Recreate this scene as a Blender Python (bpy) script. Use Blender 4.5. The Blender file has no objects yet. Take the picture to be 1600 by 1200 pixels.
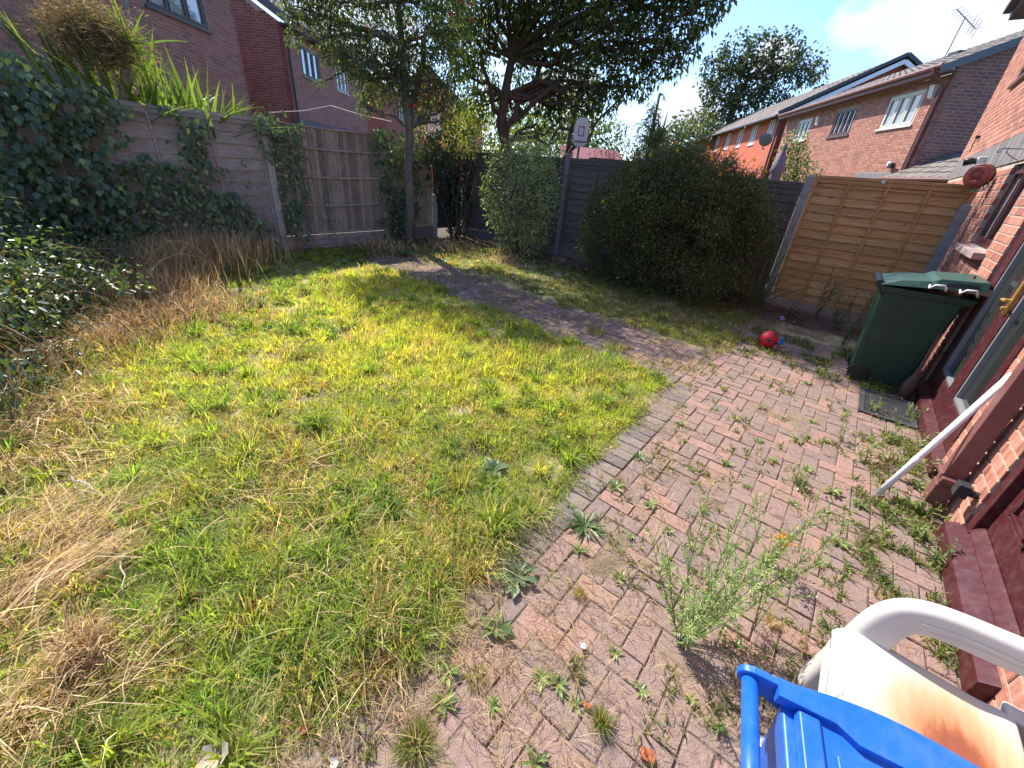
import bpy, math, random
import numpy as np
from mathutils import Vector, Matrix

random.seed(5)
RNG = np.random.default_rng(11)
SC = bpy.context.scene
COL = SC.collection

# ------------------------------------------------------------------ camera
FPX = 634.0
CH = 1.69
_d = np.array([-102.7, 1187.7, FPX]); _d /= np.linalg.norm(_d)
_z = np.array([0, 0, 1.0]); _fw = _z + _d * (-(_z @ _d)); _fw /= np.linalg.norm(_fw)
CR = np.array([np.cross(_d, _fw), _fw, -_d])
cam_d = bpy.data.cameras.new('camera'); cam = bpy.data.objects.new('camera', cam_d); COL.objects.link(cam)
cam_d.sensor_width = 36; cam_d.lens = FPX / 1600 * 36; cam_d.clip_start = 0.02; cam_d.clip_end = 900
m = Matrix.Identity(4)
for i in range(3):
    m[i][0] = CR[i][0]; m[i][1] = -CR[i][1]; m[i][2] = -CR[i][2]
m[2][3] = CH
cam.matrix_world = m
SC.camera = cam

def ray(px, py): return CR @ np.array([px - 800, py - 600, FPX])
def gp(px, py, z=0.0):
    w = ray(px, py); t = (z - CH) / w[2]; return np.array([w[0] * t, w[1] * t, z])
def at(px, py, y):
    w = ray(px, py); t = y / w[1]; return np.array([w[0] * t, y, w[2] * t + CH])
def proj(P):
    P = np.asarray(P, float) - np.array([0, 0, CH]); v = P @ CR
    return np.stack([800 + FPX * v[..., 0] / v[..., 2], 600 + FPX * v[..., 1] / v[..., 2], v[..., 2]], -1)

# ------------------------------------------------------------------ sky, sun, exposure
SUN_AZ, SUN_EL = 122.0, 46.0
SUN_DIR = Vector((math.cos(math.radians(SUN_AZ)) * math.cos(math.radians(SUN_EL)), math.sin(math.radians(SUN_AZ)) * math.cos(math.radians(SUN_EL)), math.sin(math.radians(SUN_EL))))
W = bpy.data.worlds.new('World'); SC.world = W; W.use_nodes = True
nt = W.node_tree; nt.nodes.clear()
N = nt.nodes.new; L = nt.links.new
out = N('ShaderNodeOutputWorld'); bg = N('ShaderNodeBackground'); bg.inputs[1].default_value = 0.15
sky = N('ShaderNodeTexSky'); sky.sky_type = 'NISHITA'; sky.sun_disc = False
sky.sun_elevation = math.radians(SUN_EL); sky.sun_rotation = math.radians(90 - SUN_AZ)
sky.air_density = 1.0; sky.dust_density = 0.8; sky.ozone_density = 1.5
tc = N('ShaderNodeTexCoord')
def dirpx(px, py):
    w = ray(px, py); return w / np.linalg.norm(w)
# clouds: soft puffs at real directions of the sky, broken up by noise
nz = N('ShaderNodeTexNoise'); nz.inputs['Scale'].default_value = 3.2; nz.inputs['Detail'].default_value = 9; nz.inputs['Roughness'].default_value = 0.58
mp = N('ShaderNodeMapping'); mp.inputs['Scale'].default_value = (1, 1, 2.6); mp.inputs['Location'].default_value = (2.3, 0.7, 0.4)
L(tc.outputs['Generated'], mp.inputs['Vector']); L(mp.outputs['Vector'], nz.inputs['Vector'])
nz2 = N('ShaderNodeTexNoise'); nz2.inputs['Scale'].default_value = 16; nz2.inputs['Detail'].default_value = 8; nz2.inputs['Roughness'].default_value = 0.6
L(tc.outputs['Generated'], nz2.inputs['Vector'])
def mth(op, a, b=None, clamp=False):
    n = N('ShaderNodeMath'); n.operation = op; n.use_clamp = clamp
    for i, x in enumerate((a, b)):
        if x is None: continue
        if isinstance(x, (int, float)): n.inputs[i].default_value = x
        else: L(x, n.inputs[i])
    return n.outputs[0]
def puff(px, py, rad, squash=1.6):
    dv = dirpx(px, py)
    sub = N('ShaderNodeVectorMath'); sub.operation = 'SUBTRACT'; sub.inputs[1].default_value = tuple(dv); L(tc.outputs['Generated'], sub.inputs[0])
    sc = N('ShaderNodeVectorMath'); sc.operation = 'MULTIPLY'; sc.inputs[1].default_value = (1, 1, squash); L(sub.outputs[0], sc.inputs[0])
    ln = N('ShaderNodeVectorMath'); ln.operation = 'LENGTH'; L(sc.outputs[0], ln.inputs[0])
    t = mth('DIVIDE', ln.outputs['Value'], rad)
    return mth('SUBTRACT', 1.0, t, True)
base_m = mth('MULTIPLY', mth('SUBTRACT', nz.outputs['Fac'], 0.56), 3.6, True)
acc = base_m
for a in ((1450, 28, 0.17, 1.9), (1570, 15, 0.2, 1.9), (1365, 45, 0.10, 2.0), (1072, 158, 0.062, 1.0), (1092, 172, 0.06, 1.2), (1050, 176, 0.05, 1.2), (880, 150, 0.12, 1.4), (700, 190, 0.14, 1.5), (1210, 90, 0.06, 1.3), (560, 60, 0.2, 1.5)):
    p_ = puff(*a)
    q_ = mth('MULTIPLY', mth('SUBTRACT', mth('ADD', mth('MULTIPLY', p_, 1.15), mth('MULTIPLY', nz2.outputs['Fac'], 0.9)), 0.78), 3.2, True)
    q_ = mth('MULTIPLY', q_, mth('MULTIPLY', p_, 5.0, True))
    acc = mth('MAXIMUM', acc, q_)
acc = mth('MULTIPLY', acc, 0.92)
cm = N('ShaderNodeMix'); cm.data_type = 'RGBA'
L(acc, cm.inputs['Factor'])
tintm = N('ShaderNodeMix'); tintm.data_type = 'RGBA'; tintm.blend_type = 'MULTIPLY'; tintm.inputs['Factor'].default_value = 1.0
tintm.inputs['B'].default_value = (.50, .60, .80, 1)
L(sky.outputs[0], tintm.inputs['A']); L(tintm.outputs['Result'], cm.inputs['A'])
crp = N('ShaderNodeMix'); crp.data_type = 'RGBA'; crp.inputs['A'].default_value = (2.0, 2.2, 2.65, 1); crp.inputs['B'].default_value = (2.95, 3.0, 3.1, 1)
L(nz2.outputs['Fac'], crp.inputs['Factor']); L(crp.outputs['Result'], cm.inputs['B'])
L(cm.outputs['Result'], bg.inputs[0]); L(bg.outputs[0], out.inputs[0])
sd = bpy.data.lights.new('sun', 'SUN'); sd.energy = 3.3; sd.angle = math.radians(0.5); sd.color = (1.0, 0.95, 0.86)
so = bpy.data.objects.new('sun', sd); COL.objects.link(so); so.rotation_euler = SUN_DIR.to_track_quat('Z', 'Y').to_euler()
SC.view_settings.view_transform = 'Standard'; SC.view_settings.look = 'None'; SC.view_settings.exposure = 1.5; SC.view_settings.gamma = 1
SC.view_settings.use_curve_mapping = False
SC.cycles.max_bounces = 6; SC.cycles.diffuse_bounces = 3; SC.cycles.transmission_bounces = 4; SC.cycles.transparent_max_bounces = 8

# ------------------------------------------------------------------ frame of the garden: u along the house wall, v out from it
A0 = math.radians(52.85)
EU = np.array([math.cos(A0), math.sin(A0), 0]); EV = np.array([-math.sin(A0), math.cos(A0), 0])
def UV(u, v, z=0.0): return EU * u + EV * v + np.array([0, 0, z])
def toUV(P): return float(P[..., :3] @ EU), float(P[..., :3] @ EV)

# ------------------------------------------------------------------ helpers
def tag(o, label=None, cat=None, group=None, kind=None):
    if label: o['label'] = label
    if cat: o['category'] = cat
    if group: o['group'] = group
    if kind: o['kind'] = kind
    return o
def empty(name, loc=(0, 0, 0), rz=0.0, label=None, cat=None, group=None):
    o = bpy.data.objects.new(name, None); COL.objects.link(o); o.location = tuple(loc); o.rotation_euler = (0, 0, rz); o.empty_display_size = .1
    return tag(o, label, cat, group)
def mesh_np(name, V, F, mat, col=None, parent=None, smooth=False, link=True):
    """F: (n,3) or (n,4) int array, or list of such arrays"""
    Fs = F if isinstance(F, list) else [F]
    Fs = [np.asarray(f, np.int32) for f in Fs if len(f)]
    me = bpy.data.meshes.new(name)
    V = np.asarray(V, np.float32)
    me.vertices.add(len(V)); me.vertices.foreach_set('co', V.ravel())
    loops = np.concatenate([f.ravel() for f in Fs]); tot = np.concatenate([np.full(len(f), f.shape[1], np.int32) for f in Fs])
    st = np.concatenate([[0], np.cumsum(tot)[:-1]]).astype(np.int32)
    me.loops.add(len(loops)); me.loops.foreach_set('vertex_index', loops)
    me.polygons.add(len(tot)); me.polygons.foreach_set('loop_start', st); me.polygons.foreach_set('loop_total', tot)
    if smooth: me.polygons.foreach_set('use_smooth', np.ones(len(tot), bool))
    me.update(calc_edges=True)
    if col is not None:
        col = np.asarray(col, np.float32)
        if col.ndim == 1: col = np.tile(col[None, :3], (len(V), 1))
        c4 = np.ones((len(V), 4), np.float32); c4[:, :3] = col[:, :3]
        a = me.color_attributes.new('col', 'FLOAT_COLOR', 'POINT'); a.data.foreach_set('color', c4.ravel())
    if mat: me.materials.append(mat)
    if not link: return me
    o = bpy.data.objects.new(name, me); COL.objects.link(o)
    if parent: o.parent = parent
    return o
class MB:
    def __init__(s): s.v = []; s.f = []; s.c = []; s.n = 0; s.cur = (1, 1, 1)
    def add(s, V, F, c=None):
        c = c if c is not None else s.cur
        s.v.extend([tuple(p) for p in V]); s.f.extend([tuple(i + s.n for i in f) for f in F]); s.c.extend([tuple(c[:3])] * len(V)); s.n += len(V); return s
    def hexa(s, P, c=None):   # 8 points: bottom 4 ccw, top 4 ccw
        return s.add(P, [(3, 2, 1, 0), (4, 5, 6, 7), (0, 1, 5, 4), (1, 2, 6, 5), (2, 3, 7, 6), (3, 0, 4, 7)], c)
    def box(s, a, b, c=None):
        x0, y0, z0 = a; x1, y1, z1 = b
        return s.hexa([(x0, y0, z0), (x1, y0, z0), (x1, y1, z0), (x0, y1, z0), (x0, y0, z1), (x1, y0, z1), (x1, y1, z1), (x0, y1, z1)], c)
    def bar(s, p, q, w, h, up=(0, 0, 1), c=None):
        p = Vector(p); q = Vector(q); d = (q - p).normalized(); up = Vector(up)
        if abs(d.dot(up)) > .98: up = Vector((1, 0, 0))
        sd_ = d.cross(up).normalized(); u2 = sd_.cross(d)
        P = []
        for e in (p, q):
            for a, b in ((-1, -1), (1, -1), (1, 1), (-1, 1)): P.append(e + sd_ * a * w / 2 + u2 * b * h / 2)
        return s.add(P, [(0, 1, 2, 3), (7, 6, 5, 4), (0, 4, 5, 1), (1, 5, 6, 2), (2, 6, 7, 3), (3, 7, 4, 0)], c)
    def tube(s, pts, r, n=8, c=None, caps=True):
        pts = [Vector(p) for p in pts]; rs = r if hasattr(r, '__len__') else [r] * len(pts)
        V = []; F = []; pr = None
        for i, p in enumerate(pts):
            d = (pts[min(i + 1, len(pts) - 1)] - pts[max(i - 1, 0)])
            d = d.normalized() if d.length > 1e-9 else Vector((0, 0, 1))
            a = pr if pr is not None else (Vector((0, 0, 1)) if abs(d.z) < .9 else Vector((1, 0, 0)))
            e1 = (a - d * a.dot(d)).normalized(); e2 = d.cross(e1); pr = e1
            for k in range(n):
                t = 2 * math.pi * k / n; V.append(p + (e1 * math.cos(t) + e2 * math.sin(t)) * rs[i])
        for i in range(len(pts) - 1):
            for k in range(n):
                a = i * n + k; b = i * n + (k + 1) % n; F.append((a, b, b + n, a + n))
        if caps: F.append(tuple(range(n - 1, -1, -1))); F.append(tuple(range((len(pts) - 1) * n, len(pts) * n)))
        return s.add(V, F, c)
    def lathe(s, prof, n=20, o=(0, 0, 0), ax='z', c=None):
        V = []; F = []
        for r, z in prof:
            for k in range(n):
                t = 2 * math.pi * k / n; a, b = r * math.cos(t), r * math.sin(t)
                q = (a, b, z) if ax == 'z' else ((z, a, b) if ax == 'x' else (b, z, a)); V.append((q[0] + o[0], q[1] + o[1], q[2] + o[2]))
        for i in range(len(prof) - 1):
            for k in range(n):
                a = i * n + k; b = i * n + (k + 1) % n; F.append((a, b, b + n, a + n))
        return s.add(V, F, c)
    def prism(s, poly, z0, z1, c=None):   # poly xy
        n = len(poly); V = [(x, y, z0) for x, y in poly] + [(x, y, z1) for x, y in poly]
        return s.add(V, [tuple(range(n - 1, -1, -1)), tuple(range(n, 2 * n))] + [(i, (i + 1) % n, n + (i + 1) % n, n + i) for i in range(n)], c)
    def build(s, name, mat, parent=None, smooth=False, bevel=0, seg=2, sub=0):
        me = bpy.data.meshes.new(name); me.from_pydata([tuple(v) for v in s.v], [], s.f); me.update()
        c4 = np.ones((len(s.v), 4), np.float32); c4[:, :3] = np.array(s.c, np.float32)
        a = me.color_attributes.new('col', 'FLOAT_COLOR', 'POINT'); a.data.foreach_set('color', c4.ravel())
        if smooth: me.polygons.foreach_set('use_smooth', np.ones(len(me.polygons), bool))
        me.materials.append(mat)
        o = bpy.data.objects.new(name, me); COL.objects.link(o)
        if parent: o.parent = parent
        if bevel:
            b = o.modifiers.new('bevel', 'BEVEL'); b.width = bevel; b.segments = seg; b.limit_method = 'ANGLE'; b.angle_limit = math.radians(35)
            me.polygons.foreach_set('use_smooth', np.ones(len(me.polygons), bool))
            try: b.harden_normals = True
            except Exception: pass
        if sub:
            b = o.modifiers.new('sub', 'SUBSURF'); b.levels = sub; b.render_levels = sub
        return o

_g = np.random.default_rng(3).random((256, 256))
def vn(x, y, s=0):
    x = np.asarray(x, float) + s * 17.3; y = np.asarray(y, float) + s * 9.7
    xi = np.floor(x).astype(int); yi = np.floor(y).astype(int); fx = x - xi; fy = y - yi
    fx = fx * fx * (3 - 2 * fx); fy = fy * fy * (3 - 2 * fy)
    g = lambda a, b: _g[a % 256, b % 256]
    return (g(xi, yi) * (1 - fx) + g(xi + 1, yi) * fx) * (1 - fy) + (g(xi, yi + 1) * (1 - fx) + g(xi + 1, yi + 1) * fx) * fy
def fbm(x, y, s=0): return (vn(x, y, s) + .5 * vn(x * 2.1, y * 2.1, s + 1) + .25 * vn(x * 4.3, y * 4.3, s + 2)) / 1.75
def lerp3(a, b, t): a = np.asarray(a, float); b = np.asarray(b, float); t = np.asarray(t)[..., None]; return a * (1 - t) + b * t

# ------------------------------------------------------------------ materials
def mat_base(name):
    M_ = bpy.data.materials.new(name); M_.use_nodes = True; t = M_.node_tree; t.nodes.clear()
    o = t.nodes.new('ShaderNodeOutputMaterial'); p = t.nodes.new('ShaderNodeBsdfPrincipled'); t.links.new(p.outputs[0], o.inputs[0])
    return M_, t, p, o
def leaf_mat(name, rough=.45, trans=.45, spec=.5, tboost=(1.5, 1.6, .7)):
    M_, t, p, o = mat_base(name)
    a = t.nodes.new('ShaderNodeAttribute'); a.attribute_name = 'col'
    t.links.new(a.outputs['Color'], p.inputs['Base Color']); p.inputs['Roughness'].default_value = rough; p.inputs['Specular IOR Level'].default_value = spec
    tr = t.nodes.new('ShaderNodeBsdfTranslucent'); mu = t.nodes.new('ShaderNodeMix'); mu.data_type = 'RGBA'; mu.blend_type = 'MULTIPLY'; mu.inputs['Factor'].default_value = 1; mu.inputs['B'].default_value = (*tboost, 1)
    t.links.new(a.outputs['Color'], mu.inputs['A']); t.links.new(mu.outputs['Result'], tr.inputs[0])
    mx = t.nodes.new('ShaderNodeMixShader'); mx.inputs[0].default_value = trans
    t.links.new(p.outputs[0], mx.inputs[1]); t.links.new(tr.outputs[0], mx.inputs[2]); t.links.new(mx.outputs[0], o.inputs[0])
    return M_
def surf_mat(name, col=(1, 1, 1), rough=.8, attr=True, nscale=20, namt=.25, bump=.15, bscale=None, spec=.4, metal=0, stretch=None, dark=None, dscale=2.0, damt=.35, coat=0):
    """colour = col * attribute * noise variation, optional broad stains in a darker tone, and bump"""
    M_, t, p, o = mat_base(name); n = t.nodes.new; l = t.links.new
    tc_ = n('ShaderNodeTexCoord'); mpg = n('ShaderNodeMapping'); l(tc_.outputs['Object'], mpg.inputs[0])
    if stretch: mpg.inputs['Scale'].default_value = stretch
    nz_ = n('ShaderNodeTexNoise'); nz_.inputs['Scale'].default_value = nscale; nz_.inputs['Detail'].default_value = 6; nz_.inputs['Roughness'].default_value = .65; l(mpg.outputs[0], nz_.inputs['Vector'])
    mr = n('ShaderNodeMapRange'); mr.inputs['From Min'].default_value = .25; mr.inputs['From Max'].default_value = .75; mr.inputs['To Min'].default_value = 1 - namt; mr.inputs['To Max'].default_value = 1 + namt; l(nz_.outputs['Fac'], mr.inputs['Value'])
    m1 = n('ShaderNodeMix'); m1.data_type = 'RGBA'; m1.blend_type = 'MULTIPLY'; m1.inputs['Factor'].default_value = 1; m1.inputs['A'].default_value = (*col, 1); l(mr.outputs[0], m1.inputs['B'])
    res = m1.outputs['Result']
    if attr:
        a = n('ShaderNodeAttribute'); a.attribute_name = 'col'; m2 = n('ShaderNodeMix'); m2.data_type = 'RGBA'; m2.blend_type = 'MULTIPLY'; m2.inputs['Factor'].default_value = 1
        l(res, m2.inputs['A']); l(a.outputs['Color'], m2.inputs['B']); res = m2.outputs['Result']
    if dark is not None:
        d = n('ShaderNodeTexNoise'); d.inputs['Scale'].default_value = dscale; d.inputs['Detail'].default_value = 7; d.inputs['Roughness'].default_value = .7
        g = n('ShaderNodeNewGeometry'); l(g.outputs['Position'], d.inputs['Vector'])
        r2 = n('ShaderNodeMapRange'); r2.inputs['From Min'].default_value = .45; r2.inputs['From Max'].default_value = .7; r2.inputs['To Max'].default_value = damt; l(d.outputs['Fac'], r2.inputs['Value'])
        m3 = n('ShaderNodeMix'); m3.data_type = 'RGBA'; l(r2.outputs[0], m3.inputs['Factor']); l(res, m3.inputs['A']); m3.inputs['B'].default_value = (*dark, 1); res = m3.outputs['Result']
    l(res, p.inputs['Base Color']); p.inputs['Roughness'].default_value = rough; p.inputs['Specular IOR Level'].default_value = spec; p.inputs['Metallic'].default_value = metal; p.inputs['Coat Weight'].default_value = coat
    if bump:
        b = n('ShaderNodeBump'); b.inputs['Strength'].default_value = bump; b.inputs['Distance'].default_value = .01
        nb = n('ShaderNodeTexNoise'); nb.inputs['Scale'].default_value = bscale or nscale * 3; nb.inputs['Detail'].default_value = 5; l(mpg.outputs[0], nb.inputs['Vector'])
        l(nb.outputs['Fac'], b.inputs['Height']); l(b.outputs[0], p.inputs['Normal'])
    return M_
def glass_mat(name, col=(.42, .46, .5), rough=.03):
    M_, t, p, o = mat_base(name); p.inputs['Base Color'].default_value = (*col, 1); p.inputs['Roughness'].default_value = rough; p.inputs['Specular IOR Level'].default_value = .9; p.inputs['IOR'].default_value = 1.6; p.inputs['Metallic'].default_value = .45
    return M_

M = {}
M['leaf'] = leaf_mat('leaf_material', .42, .38)
M['gloss'] = leaf_mat('glossy_leaf_material', .38, .25, .6)
M['grass'] = leaf_mat('grass_material', .5, .5, .3, (1.75, 1.7, .8))
M['straw'] = leaf_mat('straw_material', .6, .3, .3, (1.1, 1.0, .8))
M['brick'] = surf_mat('brick_material', rough=.88, nscale=45, namt=.22, bump=.25, dark=(.10, .06, .05), dscale=9, damt=.3)
M['farbrick'] = surf_mat('far_brick_material', rough=.9, nscale=30, namt=.2, bump=.1)
M['streak'] = surf_mat('mottled_brick_material', rough=.88, nscale=6, namt=.55, bump=.25, stretch=(6, 6, 1.2))
M['mortar'] = surf_mat('mortar_material', (.42, .35, .29), rough=.95, attr=False, nscale=30, namt=.2)
M['paver'] = surf_mat('paver_material', rough=.93, nscale=35, namt=.35, bump=.5, bscale=140, dark=(.25, .18, .13), dscale=4.5, damt=.7)
M['soil'] = surf_mat('soil_material', (1, 1, 1), rough=.97, nscale=14, namt=.5, bump=.8, bscale=60, dark=(.10, .07, .05), dscale=3, damt=.6)
M['wood_old'] = surf_mat('weathered_wood_material', rough=.9, nscale=8, namt=.6, bump=.6, stretch=(1, 6, 14), bscale=30, dark=(.10, .10, .06), dscale=2.5, damt=.3)
M['wood_old_v'] = surf_mat('weathered_board_material', rough=.9, nscale=8, namt=.65, bump=.6, stretch=(14, 6, 1), bscale=30, dark=(.09, .09, .06), dscale=2.5, damt=.3)
M['concrete'] = surf_mat('concrete_material', rough=.92, nscale=25, namt=.2, bump=.3, bscale=120, dark=(.13, .13, .10), dscale=6, damt=.4)
M['maroon'] = surf_mat('maroon_paint_material', (.062, .009, .013), rough=.46, attr=False, nscale=8, namt=.25, bump=.04, dark=(.17, .11, .10), dscale=22, damt=.3)
M['brownpl'] = surf_mat('brown_plastic_material', (.17, .065, .058), rough=.5, attr=False, nscale=9, namt=.15, bump=.03, dark=(.3, .22, .2), dscale=8, damt=.2)
M['plastic'] = surf_mat('plastic_material', rough=.42, nscale=6, namt=.08, bump=.02, dark=(.25, .22, .18), dscale=12, damt=.06)
M['metal'] = surf_mat('painted_metal_material', rough=.5, nscale=12, namt=.1, bump=.05)
M['glass'] = glass_mat('window_glass_material')
M['darkglass'] = glass_mat('patio_door_glass_material', (.05, .055, .05)); M['tile'] = surf_mat('roof_tile_material', rough=.92, nscale=12, namt=.25, bump=.2, dark=(.12, .11, .08), dscale=3, damt=.4)
M['bark'] = surf_mat('bark_material', rough=.95, nscale=14, namt=.4, bump=.8, stretch=(1, 1, .35), bscale=30)
M['fabric'] = surf_mat('fabric_material', rough=.85, nscale=12, namt=.15, bump=.1)
M['band'] = surf_mat('grey_band_material', (.20, .185, .18), rough=.8, attr=True, nscale=9, namt=.45, bump=.15, stretch=(7, 7, .6))

# pine with knots for the new fence panel
def pine():
    M_, t, p, o = mat_base('new_pine_material'); n = t.nodes.new; l = t.links.new
    tc_ = n('ShaderNodeTexCoord'); mp_ = n('ShaderNodeMapping'); l(tc_.outputs['Object'], mp_.inputs[0]); mp_.inputs['Scale'].default_value = (1.2, 8, 22)
    ga = n('ShaderNodeAttribute'); ga.attribute_name = 'col'
    ns = n('ShaderNodeTexNoise'); ns.inputs['Scale'].default_value = 3; ns.inputs['Detail'].default_value = 6; ns.inputs['Distortion'].default_value = .6; l(mp_.outputs[0], ns.inputs['Vector'])
    cr = n('ShaderNodeValToRGB'); cr.color_ramp.elements[0].position = .3; cr.color_ramp.elements[0].color = (.38, .195, .07, 1); cr.color_ramp.elements[1].position = .7; cr.color_ramp.elements[1].color = (.58, .345, .145, 1); l(ns.outputs['Fac'], cr.inputs[0])
    m2 = n('ShaderNodeMix'); m2.data_type = 'RGBA'; m2.blend_type = 'MULTIPLY'; m2.inputs['Factor'].default_value = 1; l(cr.outputs[0], m2.inputs['A']); l(ga.outputs['Color'], m2.inputs['B'])
    vo = n('ShaderNodeTexVoronoi'); vo.inputs['Scale'].default_value = 1.0; mp2 = n('ShaderNodeMapping'); mp2.inputs['Scale'].default_value = (3.2, 1, 8.5); l(tc_.outputs['Object'], mp2.inputs[0])
    dn = n('ShaderNodeTexNoise'); dn.inputs['Scale'].default_value = 9; l(tc_.outputs['Object'], dn.inputs['Vector'])
    av = n('ShaderNodeVectorMath'); av.operation = 'MULTIPLY_ADD'; av.inputs[1].default_value = (.35, .35, .35); l(dn.outputs['Color'], av.inputs[0]); l(mp2.outputs[0], av.inputs[2]); l(av.outputs[0], vo.inputs['Vector'])
    mr = n('ShaderNodeMapRange'); mr.inputs['From Min'].default_value = .06; mr.inputs['From Max'].default_value = .17; mr.inputs['To Min'].default_value = .8; mr.inputs['To Max'].default_value = 0; l(vo.outputs['Distance'], mr.inputs['Value'])
    m3 = n('ShaderNodeMix'); m3.data_type = 'RGBA'; l(mr.outputs[0], m3.inputs['Factor']); l(m2.outputs['Result'], m3.inputs['A']); m3.inputs['B'].default_value = (.17, .06, .02, 1)
    l(m3.outputs['Result'], p.inputs['Base Color']); p.inputs['Roughness'].default_value = .75
    b = n('ShaderNodeBump'); b.inputs['Strength'].default_value = .2; b.inputs['Distance'].default_value = .005; l(ns.outputs['Fac'], b.inputs['Height']); l(b.outputs[0], p.inputs['Normal'])
    return M_
M['pine'] = pine()

# ------------------------------------------------------------------ vegetation generators
def unit(v): return v / (np.linalg.norm(v, axis=-1, keepdims=True) + 1e-9)
def leaf_arrays(C, A, Lf, Wr, col, droop=.15, fold=.18, up=None, jit=.4):
    """rhombic folded leaves: C base points, A axes, Lf lengths, Wr width ratio; 4 verts, 2 tris"""
    n = len(C); A = unit(A)
    upv = np.tile(np.array([0, 0, 1.0]), (n, 1)) if up is None else up
    upv = unit(upv + RNG.normal(0, jit, (n, 3)))
    S = unit(np.cross(A, upv)); Nn = np.cross(S, A)
    Lf = np.asarray(Lf)[:, None] * np.ones((n, 1)); Wd = Lf * np.asarray(Wr).reshape(-1, 1)
    base = C; tip = C + A * Lf - np.array([0, 0, 1.0]) * Lf * droop
    mid = C + A * Lf * .45
    l_ = mid + S * Wd / 2 + Nn * Wd * fold; r_ = mid - S * Wd / 2 + Nn * Wd * fold
    V = np.stack([base, l_, tip, r_], 1).reshape(-1, 3)
    i = np.arange(n)[:, None] * 4
    F = np.concatenate([i + np.array([0, 1, 2]), i + np.array([0, 2, 3])], 0)
    return V, F, np.repeat(col, 4, 0)
def blade_arrays(B, D, H, Wd, lean, col, tipc=None):
    """grass blades: base B, horizontal lean direction D(n,3), height H, width, lean ratio"""
    n = len(B); H = H[:, None]; Wd = Wd[:, None]; lean = lean[:, None]; Z = np.array([0, 0, 1.0])
    ang = RNG.uniform(0, 2 * np.pi, n); S = np.stack([np.cos(ang), np.sin(ang), np.zeros(n)], 1)
    p1 = B + Z * H * .55 * np.sqrt(np.maximum(1 - lean * .6, .08)) + D * H * lean * .35
    p2 = B + Z * H * np.maximum(1 - lean * .75, .06) + D * H * lean
    V = np.stack([B - S * Wd / 2, B + S * Wd / 2, p1 - S * Wd * .42, p1 + S * Wd * .42, p2], 1).reshape(-1, 3)
    i = np.arange(n)[:, None] * 5
    F = np.concatenate([i + np.array([0, 1, 3]), i + np.array([0, 3, 2]), i + np.array([2, 3, 4])], 0)
    c = np.repeat(col, 5, 0)
    if tipc is not None: c[4::5] = tipc
    return V, F, c
def merge(parts):
    Vs, Fs, Cs, o = [], [], [], 0
    for V, F, C in parts:
        Vs.append(V); Fs.append(F + o); Cs.append(C); o += len(V)
    return np.concatenate(Vs), np.concatenate(Fs), np.concatenate(Cs)
def palette(n, cols, w=None, jit=.12):
    cols = np.array(cols, float); k = RNG.choice(len(cols), n, p=(np.array(w) / np.sum(w)) if w else None)
    return cols[k] * (1 + RNG.normal(0, jit, (n, 1))).clip(.55, 1.5)
def rdir(n):
    return unit(RNG.normal(0, 1, (n, 3)))
def clump_leaves(clumps, per_m2, Ls, wr, cols, w=None, shell=.55, outw=.6, droop=.2, dn=.2, squash=1.0, jit=.6):
    parts = []
    for (x, y, z, r) in clumps:
        n = max(6, int(per_m2 * r * r))
        d = rdir(n); rad = r * (shell + (1 - shell) * RNG.random((n, 1))) ** 1.0
        rad = rad * (.8 + .45 * RNG.random((n, 1)) * (0.5 + vn(d[:, :1] * 2.3 + x, d[:, 1:2] * 2.3 + d[:, 2:] * 1.7 + y, 4)))
        off = d * rad; off[:, 2] *= squash
        C = np.array([x, y, z]) + off
        ax = unit(d * outw + rdir(n) * .8 + np.array([0, 0, -dn]))
        clump_tone = np.full((n, 1), RNG.uniform(.75, 1.3))  # random tone of each clump's own leaf colour
        parts.append(leaf_arrays(C, ax, RNG.uniform(Ls[0], Ls[1], n), wr * RNG.uniform(.8, 1.2, n), palette(n, cols, w) * clump_tone, droop=droop, jit=jit))
    return merge(parts)
def limb(mb, p, q, r0, r1, sag=0.0, wob=.06, n=6, sides=7):
    p = Vector(p); q = Vector(q); Ld = (q - p).length; pts = []; rs = []
    for i in range(n + 1):
        t = i / n; o = Vector((random.gauss(0, 1), random.gauss(0, 1), random.gauss(0, 1))) * wob * Ld * (0 if i in (0, n) else .5)
        pts.append(p.lerp(q, t) + Vector((0, 0, sag * Ld * math.sin(math.pi * t))) + o); rs.append(r0 + (r1 - r0) * t)
    mb.tube(pts, rs, sides, caps=False); return pts
def make_tree(name, label, cat, base, trunk, r0, clumps, per_m2, Ls, wr, cols, w=None, twigs=4, group=None, barkc=(.12, .09, .07), forks=None, **kw):
    root = empty(name, base, 0, label, cat, group); b = np.array(base)
    mb = MB(); mb.cur = barkc
    T = [np.array(p) - b for p in trunk]; n = len(T)
    mb.tube(T, [r0 * (1 - .55 * i / (n - 1)) for i in range(n)], 9)
    cl = [(x - b[0], y - b[1], z - b[2], r) for x, y, z, r in clumps]
    starts = [Vector(t) for t in (T if forks is None else [T[i] for i in forks])]
    for (x, y, z, r) in cl:
        q = Vector((x, y, z)); s = min(starts, key=lambda t: (t - q).length + (3 if t.z > q.z + .4 else 0))
        pts = limb(mb, s, q, r0 * .34, r0 * .09, sag=.06, wob=.09)
        for k in range(twigs):
            d = Vector(rdir(1)[0]); d.z = abs(d.z) * .6 - .1
            limb(mb, pts[3 + k % 3], q + d * r * .95, r0 * .1, .004, wob=.1, n=4, sides=4)
    mb.build('trunk', M['bark'], root, smooth=True)
    V, F, C = clump_leaves(cl, per_m2, Ls, wr, cols, w, **kw)
    cr_ = mesh_np('crown', V, F, M['leaf'], C, root)
    return root

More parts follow.
